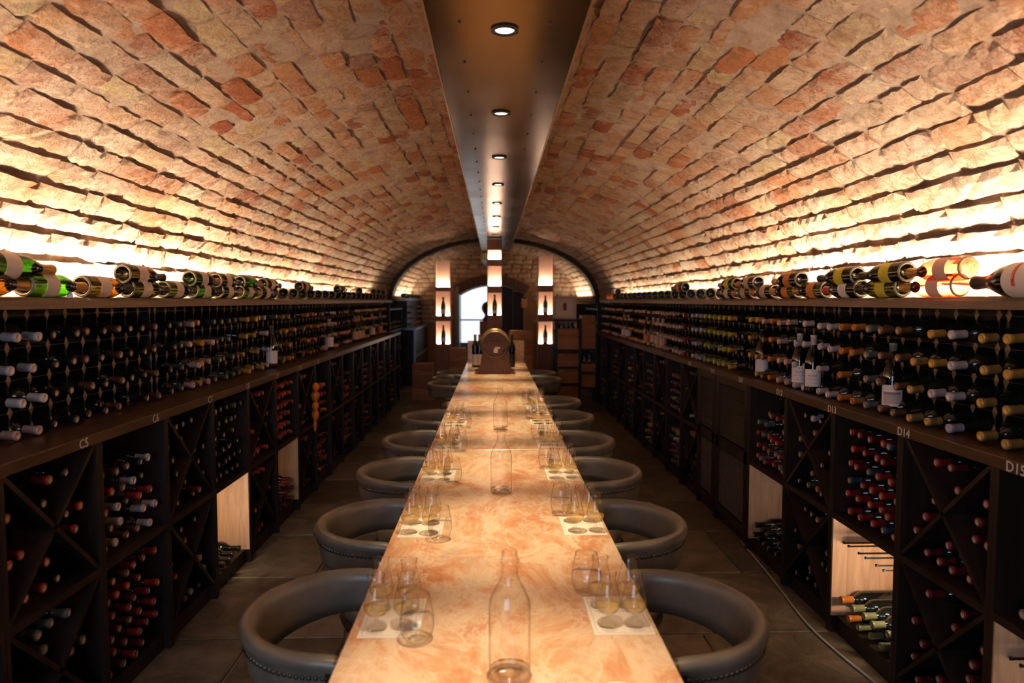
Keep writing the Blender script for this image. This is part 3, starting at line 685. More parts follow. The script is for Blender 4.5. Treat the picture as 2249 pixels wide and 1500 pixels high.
for s in (-1, 1):
    X = RACKX[s]; y00 = 2.281-1.144 if s < 0 else 2.333-1.15*1; step = 1.144 if s < 0 else 1.15; pit = .109 if s < 0 else .1103
    heap = BottleHeap()
    for k in range(8):
        y0 = y00+k*step; y1 = y0+10*pit
        rk = thing('wine_rack', 'black wire wine rack panel with brown clips, %s from near end, %s side' % (ORD[k+1], SIDE[s]), 'rack', (0, 0, 0), group='wire wine racks on the counters')
        mb = MB()
        for c in range(11):
            yy = y0+c*pit; mb.box((s*X-.002, yy-.0012, 1.077), (s*X+.002, yy+.0012, 1.52))
            mb.box((s*X+s*.0, yy-.003, 1.077), (s*X+s*.22, yy+.003, 1.083)) if s > 0 else mb.box((-X-.22, yy-.003, 1.077), (-X, yy+.003, 1.083))
        for z in (1.165, 1.277, 1.388, 1.503):
            mb.box((s*X-.002, y0, z-.0012), (s*X+.002, y1, z+.0012))
        build('wire_frame', mb, M_BLACK, rk)
        mb = MB(); xa, xb = sorted((s*1.935, s*1.945)); mb.box((xa, y0-.02, 1.077), (xb, y1+.02, 1.52)); build('back_panel', mb, M_BLACK, rk)
        st = MB()
        for c in range(11):
            for z in (1.505, 1.388, 1.277, 1.165, 1.095):
                if k <= 3: put('clip', dia_me, rk, loc=(s*(X-.004), y0+c*pit, z))
                else: st.add([(v.co.x+s*(X-.004), v.co.y+y0+c*pit, v.co.z+z) for v in dia_me.vertices], [tuple(p.vertices) for p in dia_me.polygons])
        if k > 3: o = build('clip_rows', st, M_CLIP, rk); o['kind'] = 'stuff'
        for c in range(10):
            yc = y0+(c+.5)*pit
            prev = None
            for r, z in enumerate(ROWZ):
                cap = rackcol(s, yc, r)
                if prev and random.random() < .6 and yc > 2.6: cap = prev
                prev = cap
                if random.random() < .10: continue
                tip = Vector((s*(TIPX[s]+random.uniform(-.02, .025)+(.02 if cap in ('black', 'brown', 'green') else 0)), yc+random.uniform(-.012, .012), z+random.uniform(-.004, .004)))
                d = Vector((-s, random.uniform(-.03, .03), -.07)).normalized(); base = tip-d*.30
                if abs(base.x) > 1.925: base.x = s*1.925
                if yc > 1.9 and nr[s] < 150:
                    nr[s] += 1; pm = past(s, yc); m0 = dict(MARKS[s]).get(pm)
                    key = (s, pm, r); idx = rackcol.__dict__.setdefault('cnt', {}); idx[key] = idx.get(key, 0)+1
                    loc_ = ('past the %s mark' % pm) if pm else ('before the %s mark' % MARKS[s][0][0])
                    bottle('racked_bottle', base, d, cap, '%s capped wine bottle, %s rack row from top, %s along %s' % (cap, ORD[r+1], ORD[idx[key]], loc_), 'bottles lying in the wire racks', 'burg' if random.random() < .4 else 'bord')
                else: heap.add(base, d, cap)
    heap.finish('racked_bottles_beyond', 'rest of the bottles lying in the %s wire racks' % SIDE[s], 'wine bottles')
    # counter board
    xa, xb = sorted((s*CNTX[s], s*1.95)); mb = MB(); mb.box((xa, .3, 1.035), (xb, 10.58, 1.075), bev=.003)
    cn = build('counter_board', mb, M_COUNTER); tag(cn, 'long brown wooden counter board carrying the racks, %s side' % SIDE[s], 'counter')
    for nm, yy in MARKS[s]: text('chalk_mark', nm, .046, M_CHALK, cn, faceM((s*(CNTX[s]-.0008), yy, 1.053), s))
    # shelf board with chamfered front, in lengths
    sh = thing('top_shelf', 'long taupe shelf under the vault carrying lying bottles, %s side' % SIDE[s], 'shelf', (0, 0, 0))
    yb = .3; j = 0
    while yb < 10.6:
        ye = min(yb+1.15, 10.62); mb = MB(); x0 = SHX[s]
        prof = [(s*x0, 1.525), (s*x0, 1.553), (s*(x0+.022), 1.566), (s*1.885, 1.566), (s*1.885, 1.525)]
        if s > 0: prof = prof[::-1]
        mb.prism(prof, yb+.0012, ye-.0012); build('shelf_board', mb, M_SHELF, sh); yb = ye
    for nm, yy in (((('A5', 2.72), ('A6', 3.9)) if s < 0 else (('B14', 2.83), ('B13', 3.95)))):
        zax = Vector((-s*.5, 0, .86)).normalized(); xx = Vector((0, 1 if s < 0 else -1, 0)); yx = zax.cross(xx)
        M = Matrix((xx, yx, zax)).transposed().to_4x4(); M.translation = (s*(SHX[s]+.0105), yy, 1.5605); text('chalk_mark', nm, .022, M_CHALK, sh, M, .0004)
    # uprights carrying the shelf
    for yy in ([y00+k*step-.027 for k in range(9)]):
        mb = MB(); xa, xb = sorted((s*(X+.01), s*1.93)); mb.box((xa, yy-.008, 1.075), (xb, yy+.008, 1.525)); build('shelf_bracket', mb, M_BLACK, sh)
# ---- lower cabinets
EDG = {-1: [1.0, 1.505, 2.01, 2.52, 3.03, 3.535, 4.04, 4.55, 5.06]+[5.06+.50*i for i in range(1, 12)],
       1: [1.05, 1.57, 2.08, 2.58, 3.107, 3.62, 4.15, 4.78, 5.20]+[5.2+.49*i for i in range(1, 12)]}
LEATH = {}
BINC = {  # (side, module index, level): (fill, weights)
 (-1, 1, 1): (.5, {'black': 2, 'red': 1}), (-1, 1, 0): (.4, {'grey': 2}),
 (-1, 2, 1): (.7, {'black': 3, 'red': 4}), (-1, 2, 0): (.6, {'grey': 3}),
 (-1, 3, 1): (.8, {'red': 3, 'white': 3, 'brown': 2, 'black': 3}), (-1, 3, 0): (.85, {'burgundy': 4, 'red': 5, 'brown': 2}),
 (-1, 4, 1): (.7, {'black': 4, 'red': 1}), (-1, 4, 0): (.6, {'red': 3, 'white': 1, 'black': 2}),
 (-1, 5, 1): (.95, {'black': 9, 'green': 2}), (-1, 5, 0): (.22, {'black': 4}),
 (-1, 6, 1): (.8, {'red': 6, 'burgundy': 4}), (-1, 6, 0): (.9, {'red': 3, 'burgundy': 7}),
 (-1, 7, 1): (.85, {'red': 4, 'burgundy': 4}), (-1, 7, 0): (.5, {'burgundy': 4, 'black': 3}),
 (1, 1, 1): (.2, {'grey': 3}), (1, 1, 0): (.12, {'grey': 3}),
 (1, 2, 1): (.8, {'burgundy': 9, 'red': 2}), (1, 2, 0): (.8, {'burgundy': 9}),
 (1, 3, 1): (.88, {'red': 6, 'blue': .9, 'burgundy': 3}), (1, 3, 0): (.36, {'olive': 7, 'orange': 2}),
 (1, 4, 1): (.6, {'copper': 3, 'black': 4, 'white': 1}), (1, 4, 0): (.85, {'copper': 3, 'black': 4, 'burgundy': 1}),
 (1, 5, 1): (.7, {'red': 7, 'grey': 2, 'copper': 1}), (1, 5, 0): (.3, {'black': 5}),
}
PANEL = {(-1, 5): 85, (-1, 7): 8, (1, 3): 130, (1, 5): 10, (1, 1): 25}
nb = {-1: 0, 1: 0}
for s in (-1, 1):
    E_ = EDG[s]; heap = BottleHeap(); XF = CABX[s]; depth = .40
    def bx(mb, xo0, xo1, y0, y1, z0, z1, bev=0):   # x measured outward from the cabinet front
        a, b = sorted((s*(XF+xo0), s*(XF+xo1))); mb.box((a, y0, z0), (b, y1, z1), bev=bev)
    for k in range(len(E_)-1):
        y0, y1 = E_[k], E_[k+1]
        if y0 > 10.3: break
        xt = (k % 2 == 0); doors = (s > 0 and k in (6, 7))
        mb_m = past(s, y1) or MARKS[s][0][0]
        cab = thing('wine_cabinet', '%s cabinet unit from near end below the %s counter' % (ORD[k+1] + (' louvred' if doors else (' cross-braced' if xt else ' open')), SIDE[s]), 'cabinet', (0, 0, 0), group='dark wood cabinet units')
        for yy in (y0, y1):
            mb = MB(); a0 = yy+.001 if yy == y0 else yy-.019; bx(mb, 0, depth, a0, a0+.018, .0, 1.035); build('side_panel', mb, M_DARK, cab)
        mb = MB(); bx(mb, depth-.012, depth, y0+.019, y1-.019, .08, 1.035); build('back_panel', mb, M_DARK, cab)
        mb = MB(); bx(mb, .03, depth-.012, y0+.019, y1-.019, .0, .08); build('plinth', mb, M_DARK, cab)
        if not doors:
            mb = MB(); bx(mb, .0, depth-.012, y0+.019, y1-.019, .545, .572); build('shelf', mb, M_DARK, cab)
        levels = ((0, .08, .545), (1, .572, 1.035))
        if doors:
            for j in range(1):
                ya, yb = y0+.02, y1-.02
                dd = MB()
                for (zA, zB) in ((.08, .13), (.53, .61), (.985, 1.03)): bx(dd, -.002, .02, ya, yb, zA, zB)
                bx(dd, -.002, .02, ya, ya+.05, .13, .985); bx(dd, -.002, .02, yb-.05, yb, .13, .985)
                dro = build('door', dd, M_DARK, cab); lv = MB()
                for zA, zB in ((.13, .53), (.61, .985)):
                    z = zA+.012
                    while z < zB-.01:
                        a, b = sorted((s*(XF+.002), s*(XF+.014))); q = [(s*(XF+.002), z), (s*(XF+.014), z+.012), (s*(XF+.014), z+.016), (s*(XF+.002), z+.004)]
                        lv.prism(q, ya+.05, yb-.05); z += .019
                o = build('slat_rows', lv, M_DARK, dro); o['kind'] = 'stuff'
                kb = MB(); kb.lathe([(.004, 0), (.004, .01), (.011, .014), (.011, .022), (0, .024)], 10, M=axisM((s*(XF-.002), yb-.025, .57), (-s, 0, 0))); build('knob', kb, M_STUD, dro)
            continue
        for lev, z0, z1 in levels:
            yA, yB = y0+.019, y1-.019; w = yB-yA; hgt = z1-z0
            if xt:
                for sg in (1, -1):
                    q0 = Vector((yA, z0 if sg > 0 else z1)); q1 = Vector((yB, z1 if sg > 0 else z0)); dv = (q1-q0).normalized(); nn = Vector((-dv.y, dv.x))*.008
                    vs = []; x_in, x_out = s*(XF+.004), s*(XF+.30)
                    for xx in (x_in, x_out): vs += [(xx, *(q0+nn)), (xx, *(q1+nn)), (xx, *(q1-nn)), (xx, *(q0-nn))]
                    mb = MB(); mb.add(vs, [(0, 1, 2, 3), (7, 6, 5, 4), (0, 4, 5, 1), (1, 5, 6, 2), (2, 6, 7, 3), (3, 7, 4, 0)]); build('cross_brace', mb, M_DARK, cab)
            if lev == 0 and (s, k) in PANEL:
                mb = MB(); bx(mb, .335, .345, yA, yB, z0, z1); build('oak_back', mb, M_LIGHTWOOD, cab)
                mb = MB(); bx(mb, .003, .335, yB-.006, yB, z0, z1); build('oak_side', mb, M_LIGHTWOOD, cab)
                area('bin_strip_light', (s*(XF+.10), yA+.012, z1-.14), .18, .02, PANEL[(s, k)]*.03, (1, .72, .50), (s*.35, .9, -.1))
                pg = MB()
                for j in range(6):
                    yy = yB-(.020, .062, .150, .205, .290, .345)[j]; zz = z1-.115
                    a, b = sorted((s*(XF+.17), s*(XF+.335))); pg = MB(); pg.tube([(s*(XF+.335), yy, zz), (s*(XF+.055), yy, zz), (s*(XF+.045), yy, zz+.002)], [.004, .004, .0065], 8)
                    if s > 0 and k != 5: build('peg', pg, M_BLACK, cab)
            fill, wts = BINC.get((s, k, lev), (random.uniform(.45, .9), {'burgundy': 5, 'red': 3, 'black': 4, 'brown': 3, 'pink': .7, 'gold': .7} if s < 0 else {'black': 6, 'brown': 3, 'burgundy': 3, 'grey': 1.2, 'gold': .8}))
            R = .040; px = .0815; pz = .0705; rows = int((hgt-2*R)/pz)+1; maxrow = rows
            cnt = {}
            for r in range(rows):
                z = z0+R+.001+r*pz; off = R+.002+(px/2 if r % 2 else 0); yy = yA+off; along = 0
                while yy <= yB-R-.001:
                    u = (yy-yA)/w; v = (z-z0)/hgt; ok = True
                    if xt:
                        d1 = abs(v-u)*w*hgt/math.hypot(w, hgt); d2 = abs(v-(1-u))*w*hgt/math.hypot(w, hgt)
                        ok = d1 > .037 and d2 > .037 and random.random() < .7+.3*fill
                        # each open wedge is only partly full
                        if v > max(u, 1-u) and v > .86: ok = ok and (fill > .7 or random.random() < .5)
                        if v < min(u, 1-u) and v > .36: ok = ok and (fill > .75 or random.random() < .6)
                    else: ok = v < fill and random.random() < .93
                    if ok:
                        along += 1; cap = pick(wts); pull = random.uniform(-.026, .0)+(.012 if xt else 0)
                        if not xt and fill > .9: cap = 'black' if random.random() < .9 else 'green'
                        tip = Vector((s*(XF+.035+pull), yy+random.uniform(-.004, .004), z+random.uniform(-.006, -.001)))
                        d = Vector((-s, random.uniform(-.02, .02), random.uniform(-.03, 0))).normalized(); base = tip-d*.30; base.z = max(base.z, z)
                        if (s, k) in PANEL and lev == 0: base.x = s*min(abs(base.x), XF+.333)
                        y_ok = yy > 1.95 and nb[s] < 150
                        if y_ok:
                            nb[s] += 1; cnt[r] = cnt.get(r, 0)+1
                            a_ = past(s, y0+.1); b_ = [n_ for n_, q_ in MARKS[s] if q_ > y0+.1][:1]
                            where = ('between %s and %s marks' % (a_, b_[0])) if a_ and b_ else ('before the %s mark' % (b_[0] if b_ else a_) if not a_ else 'past the %s mark' % a_)
                            bottle('binned_bottle', base, d, cap, '%s capped bottle, row %s, %s along, %s bin %s' % (cap, ('one', 'two', 'three', 'four', 'five', 'six', 'seven')[r], ORD[cnt[r]], ('lower', 'upper')[lev], where), 'bottles lying in the cabinet bins')
                        else: heap.add(base, d, cap)
                    yy += px
    heap.finish('binned_bottles_beyond', 'rest of the bottles lying in the %s cabinet bins' % SIDE[s], 'wine bottles')
# ------------------------------------------------------------------ bottles lying on the top shelves
M_HEEL = glass_mat('dark_heel_glass', (.025, .030, .012), .5, (.006, .007, .003), k=.5)
def champ(m):
    q = MB(); q.lathe(CHAM[:6]+[(.0445, .060)]+CHAM[6:], 24, [0, 0, 0, 0, 0, 0]+[1]*7); return q.mesh('champagne_bottle', [m if m in (M_ROSE, M_BOTTLE) else M_HEEL, m])
CH_ME = {g: champ(m) for g, m in (('green', M_GREEN), ('amber', M_BROWNGL), ('olive', M_OLIVE), ('rose', M_ROSE), ('dark', M_BOTTLE))}
def labelmesh(r, z0, z1, a, m, name='label'):
    q = MB(); n = 14; vs = []
    for z in (z0, z1):
        for i in range(n+1): t = -a+2*a*i/n; vs.append((r*math.cos(t), r*math.sin(t), z))
    q.add(vs, [(i, i+1, n+2+i, n+1+i) for i in range(n)], smooth=True); return q.mesh(name, m)
LBL = {k: labelmesh(.0452, .062, .128, 1.7, m) for k, m in M_LAB.items()}
FOILP = [(.0225, .243), (.0195, .255), (.0175, .272), (.0178, .290), (.0190, .296), (.0195, .312), (.016, .318), (0, .319)]
FOIL = {}
for k, c, mt in (('gold', (.60, .36, .12), .7), ('dark', (.03, .024, .02), .3), ('red', (.45, .06, .03), .4), ('orange', (.60, .20, .06), .3), ('copper', (.55, .27, .15), .7), ('bronze', (.16, .10, .06), .6)):
    FOIL[k] = mk(FOILP, 18, mat('foil_'+k, c, .35, mt), 'foil')
PUNT = mk([(.0362, -.0006), (.0425, .003), (.0425, .0035), (.0362, -.0001)], 24, mat('base_ring_sheen', (.22, .20, .15), .35), 'base_ring')
shelfc = {}
def lying(s, y, lvl, gl, lab, fo, x=None, ang=4, big=1.0, extra=''):
    X0 = {-1: -1.635, 1: 1.705 if lvl == 0 else 1.69}[s] if x is None else x
    z = 1.5665+.0446*big+(0 if lvl == 0 else .061)
    d = Vector((-s*math.sin(math.radians(ang)), math.cos(math.radians(ang)), -.01 if lvl == 0 else -.02)).normalized()
    # roll so that the label looks into the aisle and slightly up
    q = d.to_track_quat('Z', 'Y').to_matrix().to_4x4(); want = Vector((-s*.85, -.1, .5))
    lw = q.inverted() @ want; roll = math.atan2(lw.y, lw.x)
    M = Matrix.Translation((X0, y, z)) @ q @ Matrix.Rotation(roll, 4, 'Z') @ Matrix.Scale(big, 4)
    r = put('champagne_bottle', CH_ME[gl], M=M); put('base_ring', PUNT, r)
    if lab: put('label', LBL[lab], r)
    if fo: put('foil', FOIL[fo], r)
    key = (s, lvl); shelfc[key] = shelfc.get(key, 0)+1
    pm = past(s, y); loc_ = ('above the %s mark' % pm) if pm else 'before the %s mark' % MARKS[s][0][0]
    n_ = shelfc[key]; pos = ORD[n_] if n_ < 21 else 'number %s past twentieth' % ORD[n_-20]
    tag(r, '%s glass bottle%s on %s shelf, %s from near end%s' % (gl, (', %s label,' % lab) if lab else '', SIDE[s], pos, ', in upper layer' if lvl else ''), 'wine bottle', 'bottles lying on the top shelves')
    return r
for a in [(1.80, 0, 'olive', 'cream', 'gold'), (2.10, 0, 'amber', 'cream', 'gold'), (2.42, 0, 'green', 'cream', 'gold'), (2.755, 0, 'amber', 'cream', 'dark'), (3.09, 0, 'olive', 'cream', 'dark'), (3.42, 0, 'olive', 'cream', 'dark'), (3.75, 0, 'green', 'cream', 'dark'),
          (4.09, 0, 'olive', 'cream', 'copper'), (4.43, 0, 'green', 'cream', 'gold'), (4.77, 0, 'olive', 'cream', 'dark'), (2.22, 1, 'green', 'cream', 'gold'), (3.06, 1, 'amber', 'cream', 'dark'), (3.72, 1, 'green', 'cream', 'copper'),
          (4.07, 1, 'amber', 'cream', 'dark'), (4.45, 1, 'green', None, 'copper'), (4.88, 1, 'amber', 'cream', 'dark'), (5.78, 1, 'amber', 'tan', 'dark'), (7.18, 1, 'olive', None, 'dark')]:
    lying(-1, *a, ang=random.uniform(3, 6))
y = 5.1
while y < 10.35:
    lying(-1, y, 0, random.choice(['olive', 'dark', 'green', 'amber', 'dark']), random.choice(['cream', 'tan', None, 'cream']), random.choice(['dark', 'gold', 'bronze']), ang=-random.uniform(26, 34)); y += .265
for y in (8.37, 9.35, 9.75, 10.1): lying(-1, y, 1, 'green' if y > 9.5 else 'dark', None, 'dark', ang=-30)
for a in [(2.46, 0, 'rose', 'blush', 'gold'), (2.81, 0, 'olive', 'lime', 'dark'), (3.13, 0, 'dark', 'white', 'red'), (3.46, 0, 'olive', 'orange', 'gold'), (3.78, 0, 'olive', 'orange', 'orange'), (4.10, 0, 'dark', 'tan', 'orange'), (4.43, 0, 'dark', 'tan', 'orange'), (4.76, 0, 'olive', 'cream', 'dark'),
          (2.40, 1, 'rose', 'blush', 'gold'), (2.76, 1, 'olive', 'lime', 'dark'), (3.14, 1, 'olive', 'lime', 'dark'), (3.72, 1, 'olive', 'orange', 'copper'), (4.34, 1, 'dark', 'tan', 'orange'), (4.72, 1, 'green', 'lime', 'red'), (6.0, 1, 'dark', 'orange', 'dark')]:
    lying(1, *a, ang=random.uniform(3, 6))
y = 5.09
while y < 10.35:
    lying(1, y, 0, random.choice(['olive', 'dark', 'dark', 'amber']) if y < 9.7 else 'rose', random.choice(['cream', 'tan', 'orange', 'tan']) if y < 8 else None, random.choice(['dark', 'bronze', 'orange']), ang=-random.uniform(26, 34)); y += .265
lying(1, 9.3, 1, 'dark', None, 'dark', ang=-30)
# big bottle at the near end of the D shelf
r = put('large_bottle', CH_ME['dark'], M=None); tag(r, 'large dark bottle with white label and red block, near end of D marked shelf', 'wine bottle')
d = Vector((.05, 1, -.02)).normalized(); q = d.to_track_quat('Z', 'Y').to_matrix().to_4x4(); lw = q.inverted() @ Vector((-.9, -.1, .35))
r.matrix_basis = Matrix.Translation((1.672, 1.965, 1.5665+.0575)) @ q @ Matrix.Rotation(math.atan2(lw.y, lw.x), 4, 'Z') @ Matrix.Scale(1.27, 4)
put('label', labelmesh(.0452, .045, .150, 1.9, mat('large_label_paper', (.78, .70, .60), .7)), r); put('label_block', labelmesh(.0455, .100, .113, .75, M_RED), r); put('foil', FOIL['dark'], r)
text('lettering', 'BRUNO', .010, mat('pale_letter', (.85, .5, .35), .7), r, Matrix.Translation((.0458, 0, .1065)) @ Matrix(((0, 0, 1, 0), (1, 0, 0, 0), (0, 1, 0, 0), (0, 0, 0, 1))), .0002)
# ------------------------------------------------------------------ bottles standing on the counters
STB = mk(BURG, 20, glass_mat('standing_bottle_glass', (.05, .055, .03), .3, (.01, .012, .006), k=.5), 'wine_bottle')
STC = mk(BURG, 20, glass_mat('pale_bottle_glass', (.62, .58, .48), .5, (.3, .26, .2), k=.5), 'wine_bottle')
def standing(s, x, y, cap, lab, label, writing=None, me=None, face=None, deco=None):
    r = put('standing_bottle', me or STB, loc=(s*x, y, 1.0755)); tag(r, label, 'wine bottle', 'bottles standing on the counters')
    put('capsule', CAPM[cap], r, M=Matrix.Scale(1.0, 4))
    f = PI if s > 0 else 0
    ang = math.atan2(-y, -s*x) if face is None else face
    hold = put('label', labelmesh(.0416, .035, .125, 1.15, M_LAB[lab]), r, rot=(0, 0, ang))
    if writing:
        for i, (t, sz, zz) in enumerate(writing):
            text('lettering', t, sz, mat('label_ink', (.10, .07, .06), .7), hold, Matrix.Translation((.0420, 0, zz)) @ Matrix(((0, 0, 1, 0), (1, 0, 0, 0), (0, 1, 0, 0), (0, 0, 0, 1))), .0002)
    if deco:
        for (z0, z1, c) in deco: put('label_band', labelmesh(.0419, z0, z1, .85, mat('band_'+c[0], c[1], .7)), hold)
    return r
wr_ = [('*', .022, .110), ('RANCE', .0125, .092)]
FINE = [(.072, .0735, ('fine', (.3, .25, .22))), (.052, .0535, ('fine', (.3, .25, .22)))]
standing(1, 1.69, 2.84, 'grey', 'white', 'tall bottle with mauve landscape label standing on counter near the D14 mark', deco=[(.085, .095, ('plum', (.25, .16, .18))), (.045, .085, ('mauve', (.50, .40, .38)))])
standing(1, 1.66, 3.50, 'white', 'white', 'nearer of two white capped bottles standing above the D13 mark', wr_, deco=FINE)
standing(1, 1.67, 3.68, 'white', 'white', 'farther of two white capped bottles standing above the D13 mark', wr_, deco=FINE)
standing(1, 1.68, 4.23, 'black', 'white', 'dark bottle with tall blank white label standing beyond the D12 mark', me=STB)
for i, (y, c, lb) in enumerate(((6.75, 'white', 'tan'), (6.95, 'white', 'tan'), (7.15, 'white', 'tan'), (7.45, 'yellow', 'orange'))):
    standing(1, 1.68, y, c, lb, '%s of four pale labelled bottles standing far along the D marked counter' % ORD[i+1], me=STC)
for i, y in enumerate((8.5, 8.75)): standing(1, 1.68, y, 'pink', 'white', '%s of two pink capped bottles standing at the far D marked counter' % ORD[i+1], me=STC)
standing(-1, 1.585, 4.90, 'blue', 'white', 'dark bottle with white label standing on counter past the C9 mark')
standing(-1, 1.60, 6.67, 'pink', 'white', 'pink capped bottle with white label standing beyond the C11 mark', me=STC)
for i, y in enumerate((7.9, 8.1, 8.3, 9.0, 9.6)): standing(-1, 1.60, y, ('pink', 'pink', 'orange', 'pink', 'gold')[i], ('tan', 'blush', 'tan', 'white', 'orange')[i], '%s of five pale bottles standing at the far C marked counter' % ORD[i+1], me=STC)
# small white card on the C shelf
mb = MB(); mb.prism([(-.012, 0), (.012, 0), (.009, .022), (-.006, .018)], -.001, .001); tag(build('price_card', mb, mat('white_card', (.85, .83, .82), .6), loc=(-1.597, 2.62, 1.5665), rot=(.3, 0, .6)), 'tiny white card on the shelf edge before the C6 mark', 'card')
# ------------------------------------------------------------------ orange ornament on the C cabinets
orn = thing('hanging_gourds', 'string of orange gourds hanging on cabinets below the C11 mark', 'ornament', (-1.42, 5.40, .93))
mb = MB(); mb.tube([(0, 0, .04), (0, 0, -.10)], .002, 6); build('cord', mb, M_BLACK, orn)
zz = -.02
for i, (r, h) in enumerate(((.028, .08), (.034, .10), (.028, .08), (.030, .10), (.014, .10))):
    mb = MB(); mb.lathe([(0, 0), (r*.5, -.008), (r, -h*.35), (r*.92, -h*.6), (r*.4, -h*.92), (0, -h)], 12); o = build('gourd', mb, mat('orange_gourd', (.75, .22, .02), .45), orn, loc=((.012, 0, .01, .0, .0)[i], (.0, .03, -.015, .02, .005)[i], zz)); zz -= h*.82
# ------------------------------------------------------------------ cable along the D cabinets
mb = MB(); P_ = [Vector(p) for p in ((1.59, 4.28, .006), (1.545, 3.65, .006), (1.50, 3.16, .006), (1.515, 2.86, .006), (1.545, 2.62, .006), (1.56, 2.2, .006), (1.555, 1.6, .006))]
pts = []
for i in range(len(P_)-1):
    for t in (0, .25, .5, .75):
        a = P_[max(i-1, 0)]; b = P_[i]; c = P_[i+1]; e = P_[min(i+2, len(P_)-1)]
        pts.append(.5*((2*b)+(c-a)*t+(2*a-5*b+4*c-e)*t*t+(3*b-a-3*c+e)*t**3))
pts.append(P_[-1]); mb.tube(pts, .0055, 6); tag(build('floor_cable', mb, mat('grey_cable', (.42, .40, .38), .5)), 'pale cable curving on the floor along the D marked cabinets', 'cable')
# ------------------------------------------------------------------ lit display columns at the far end
M_GLOW = mat('niche_light', (1, .9, .8), .5, emit=(1, .90, .80), est=45)
M_NICHE = mat('niche_back', (.62, .42, .30), .6)
NB = mk([(r*.95, z) for r, z in BURG], 14, M_BOTTLE, 'wine_bottle')
def column(cx, y, w, base, niches, top, label, tall=None):
    t = thing('display_column', label, 'display column', (cx, y, 0)); h = w/2; dp = .22
    def blk(z0, z1, nm='block'):
        mb = MB(); mb.box((-h, 0, z0), (h, dp, z1), bev=.004); build(nm, mb, M_TOTEM, t)
    blk(0, base, 'base')
    z = base
    for i, (z0, z1) in enumerate(niches):
        if z0 > z+.001: blk(z, z0)
        mb = MB(); mb.box((-h, .02, z0), (-h+.012, dp, z1)); mb.box((h-.012, .02, z0), (h, dp, z1)); mb.box((-h, dp-.012, z0), (h, dp, z1)); nc = build('niche', mb, M_NICHE, t)
        mb = MB(); mb.box((-h+.025, .13, z0+.002), (h-.025, .20, z0+.012)); build('light_panel', mb, M_GLOW, nc); z = z1
    if top > z: blk(z, top)
    for i, (z0, z1) in enumerate(niches):
        if z1-z0 > .34 and not (tall and i == tall):
            b = put('display_bottle', NB, loc=(cx, y+.06, z0+.0005)); tag(b, 'dark bottle in niche %s up of the %s' % (ORD[i+1], label.split(',')[0]), 'wine bottle', 'bottles in the lit niches')
            put('label', labelmesh(.040, .03, .10, 1.4, M_LAB['white']), b, rot=(0, 0, -PI/2))
            put('capsule', CAPM['black'], b)
    return t
column(-.812, 10.9, .245, .86, [(.86, 1.225), (1.31, 1.70), (1.77, 2.20)], 2.20, 'lit oak column beside C cabinets, tall with glowing niches', 2)
column(.824, 10.9, .245, .86, [(.86, 1.215), (1.335, 1.69), (1.80, 2.26)], 2.26, 'lit oak column beside picture box, tall with glowing niches', 2)
column(.010, 9.9, .217, 1.16, [(1.34, 1.665), (1.765, 2.05), (2.15, 2.28)], 2.44, 'central lit oak column, behind the barrel')
b = put('display_bottle', NB, loc=(.01, 9.96, 1.3405)); tag(b, 'green bottle in lower niche of the central lit column', 'wine bottle', 'bottles in the lit niches'); put('capsule', CAPM['green'], b); put('label', labelmesh(.040, .03, .075, 1.2, M_LAB['white']), b, rot=(0, 0, -PI/2))
# ------------------------------------------------------------------ crates, picture box, far clutter
def crate(x0, x1, y, z0, z1, label, dp=.32, brand=None, lay=3):
    t = thing('wooden_crate', label, 'crate', ((x0+x1)/2, y, z0), group='wooden wine crates'); w = (x1-x0)/2; h = z1-z0
    for i in range(lay):
        mb = MB(); mb.box((-w, 0, h*i/lay+.0015), (w, .012, h*(i+1)/lay-.0015)); build('plank', mb, M_CRATE, t)
        mb = MB(); mb.box((-w, dp-.012, h*i/lay+.0015), (w, dp, h*(i+1)/lay-.0015)); build('plank', mb, M_CRATE, t)
    for sx in (-1, 1): mb = MB(); a, b = sorted((sx*w, sx*(w-.015))); mb.box((a, .012, 0), (b, dp-.012, h)); build('end_board', mb, M_CRATE, t)
    mb = MB(); mb.box((-w+.015, .012, 0), (w-.015, dp-.012, .012)); mb.box((-w+.001, .002, h-.008), (w-.001, dp-.002, h)); build('lid', mb, M_CRATE, t)
    if brand: text('stencil', brand, min(.055, h*.3), mat('burnt_mark', (.05, .02, .01), .8), t, Matrix.Translation((0, -.001, h*.55)) @ Matrix.Rotation(PI/2, 4, 'X'))
crate(-1.27, -.93, 10.6, 0, .285, 'large pine crate on the floor beside the C cabinets, lower of two')
crate(-1.27, -.93, 10.6, .286, .567, 'pine crate topmost of the pair on floor beside C cabinets')
crate(-.67, -.43, 10.3, 0, .27, 'pine crate bottom of the stack left of the marble upstand', brand='+')
crate(-.67, -.43, 10.3, .271, .55, 'pine crate middle of the stack left of the marble upstand', brand='+')
crate(-.67, -.43, 10.3, .551, .83, 'stencilled pine crate topmost of the stack left of marble upstand', brand='+')
crate(.24, .60, 10.5, 0, .36, 'wide pine crate lowest behind the marble upstand, right stack')
crate(.24, .60, 10.5, .361, .72, 'wide pine crate middle behind the marble upstand, right stack')
crate(.24, .60, 10.5, .721, 1.09, 'wide pine crate topmost behind the marble upstand, right stack')
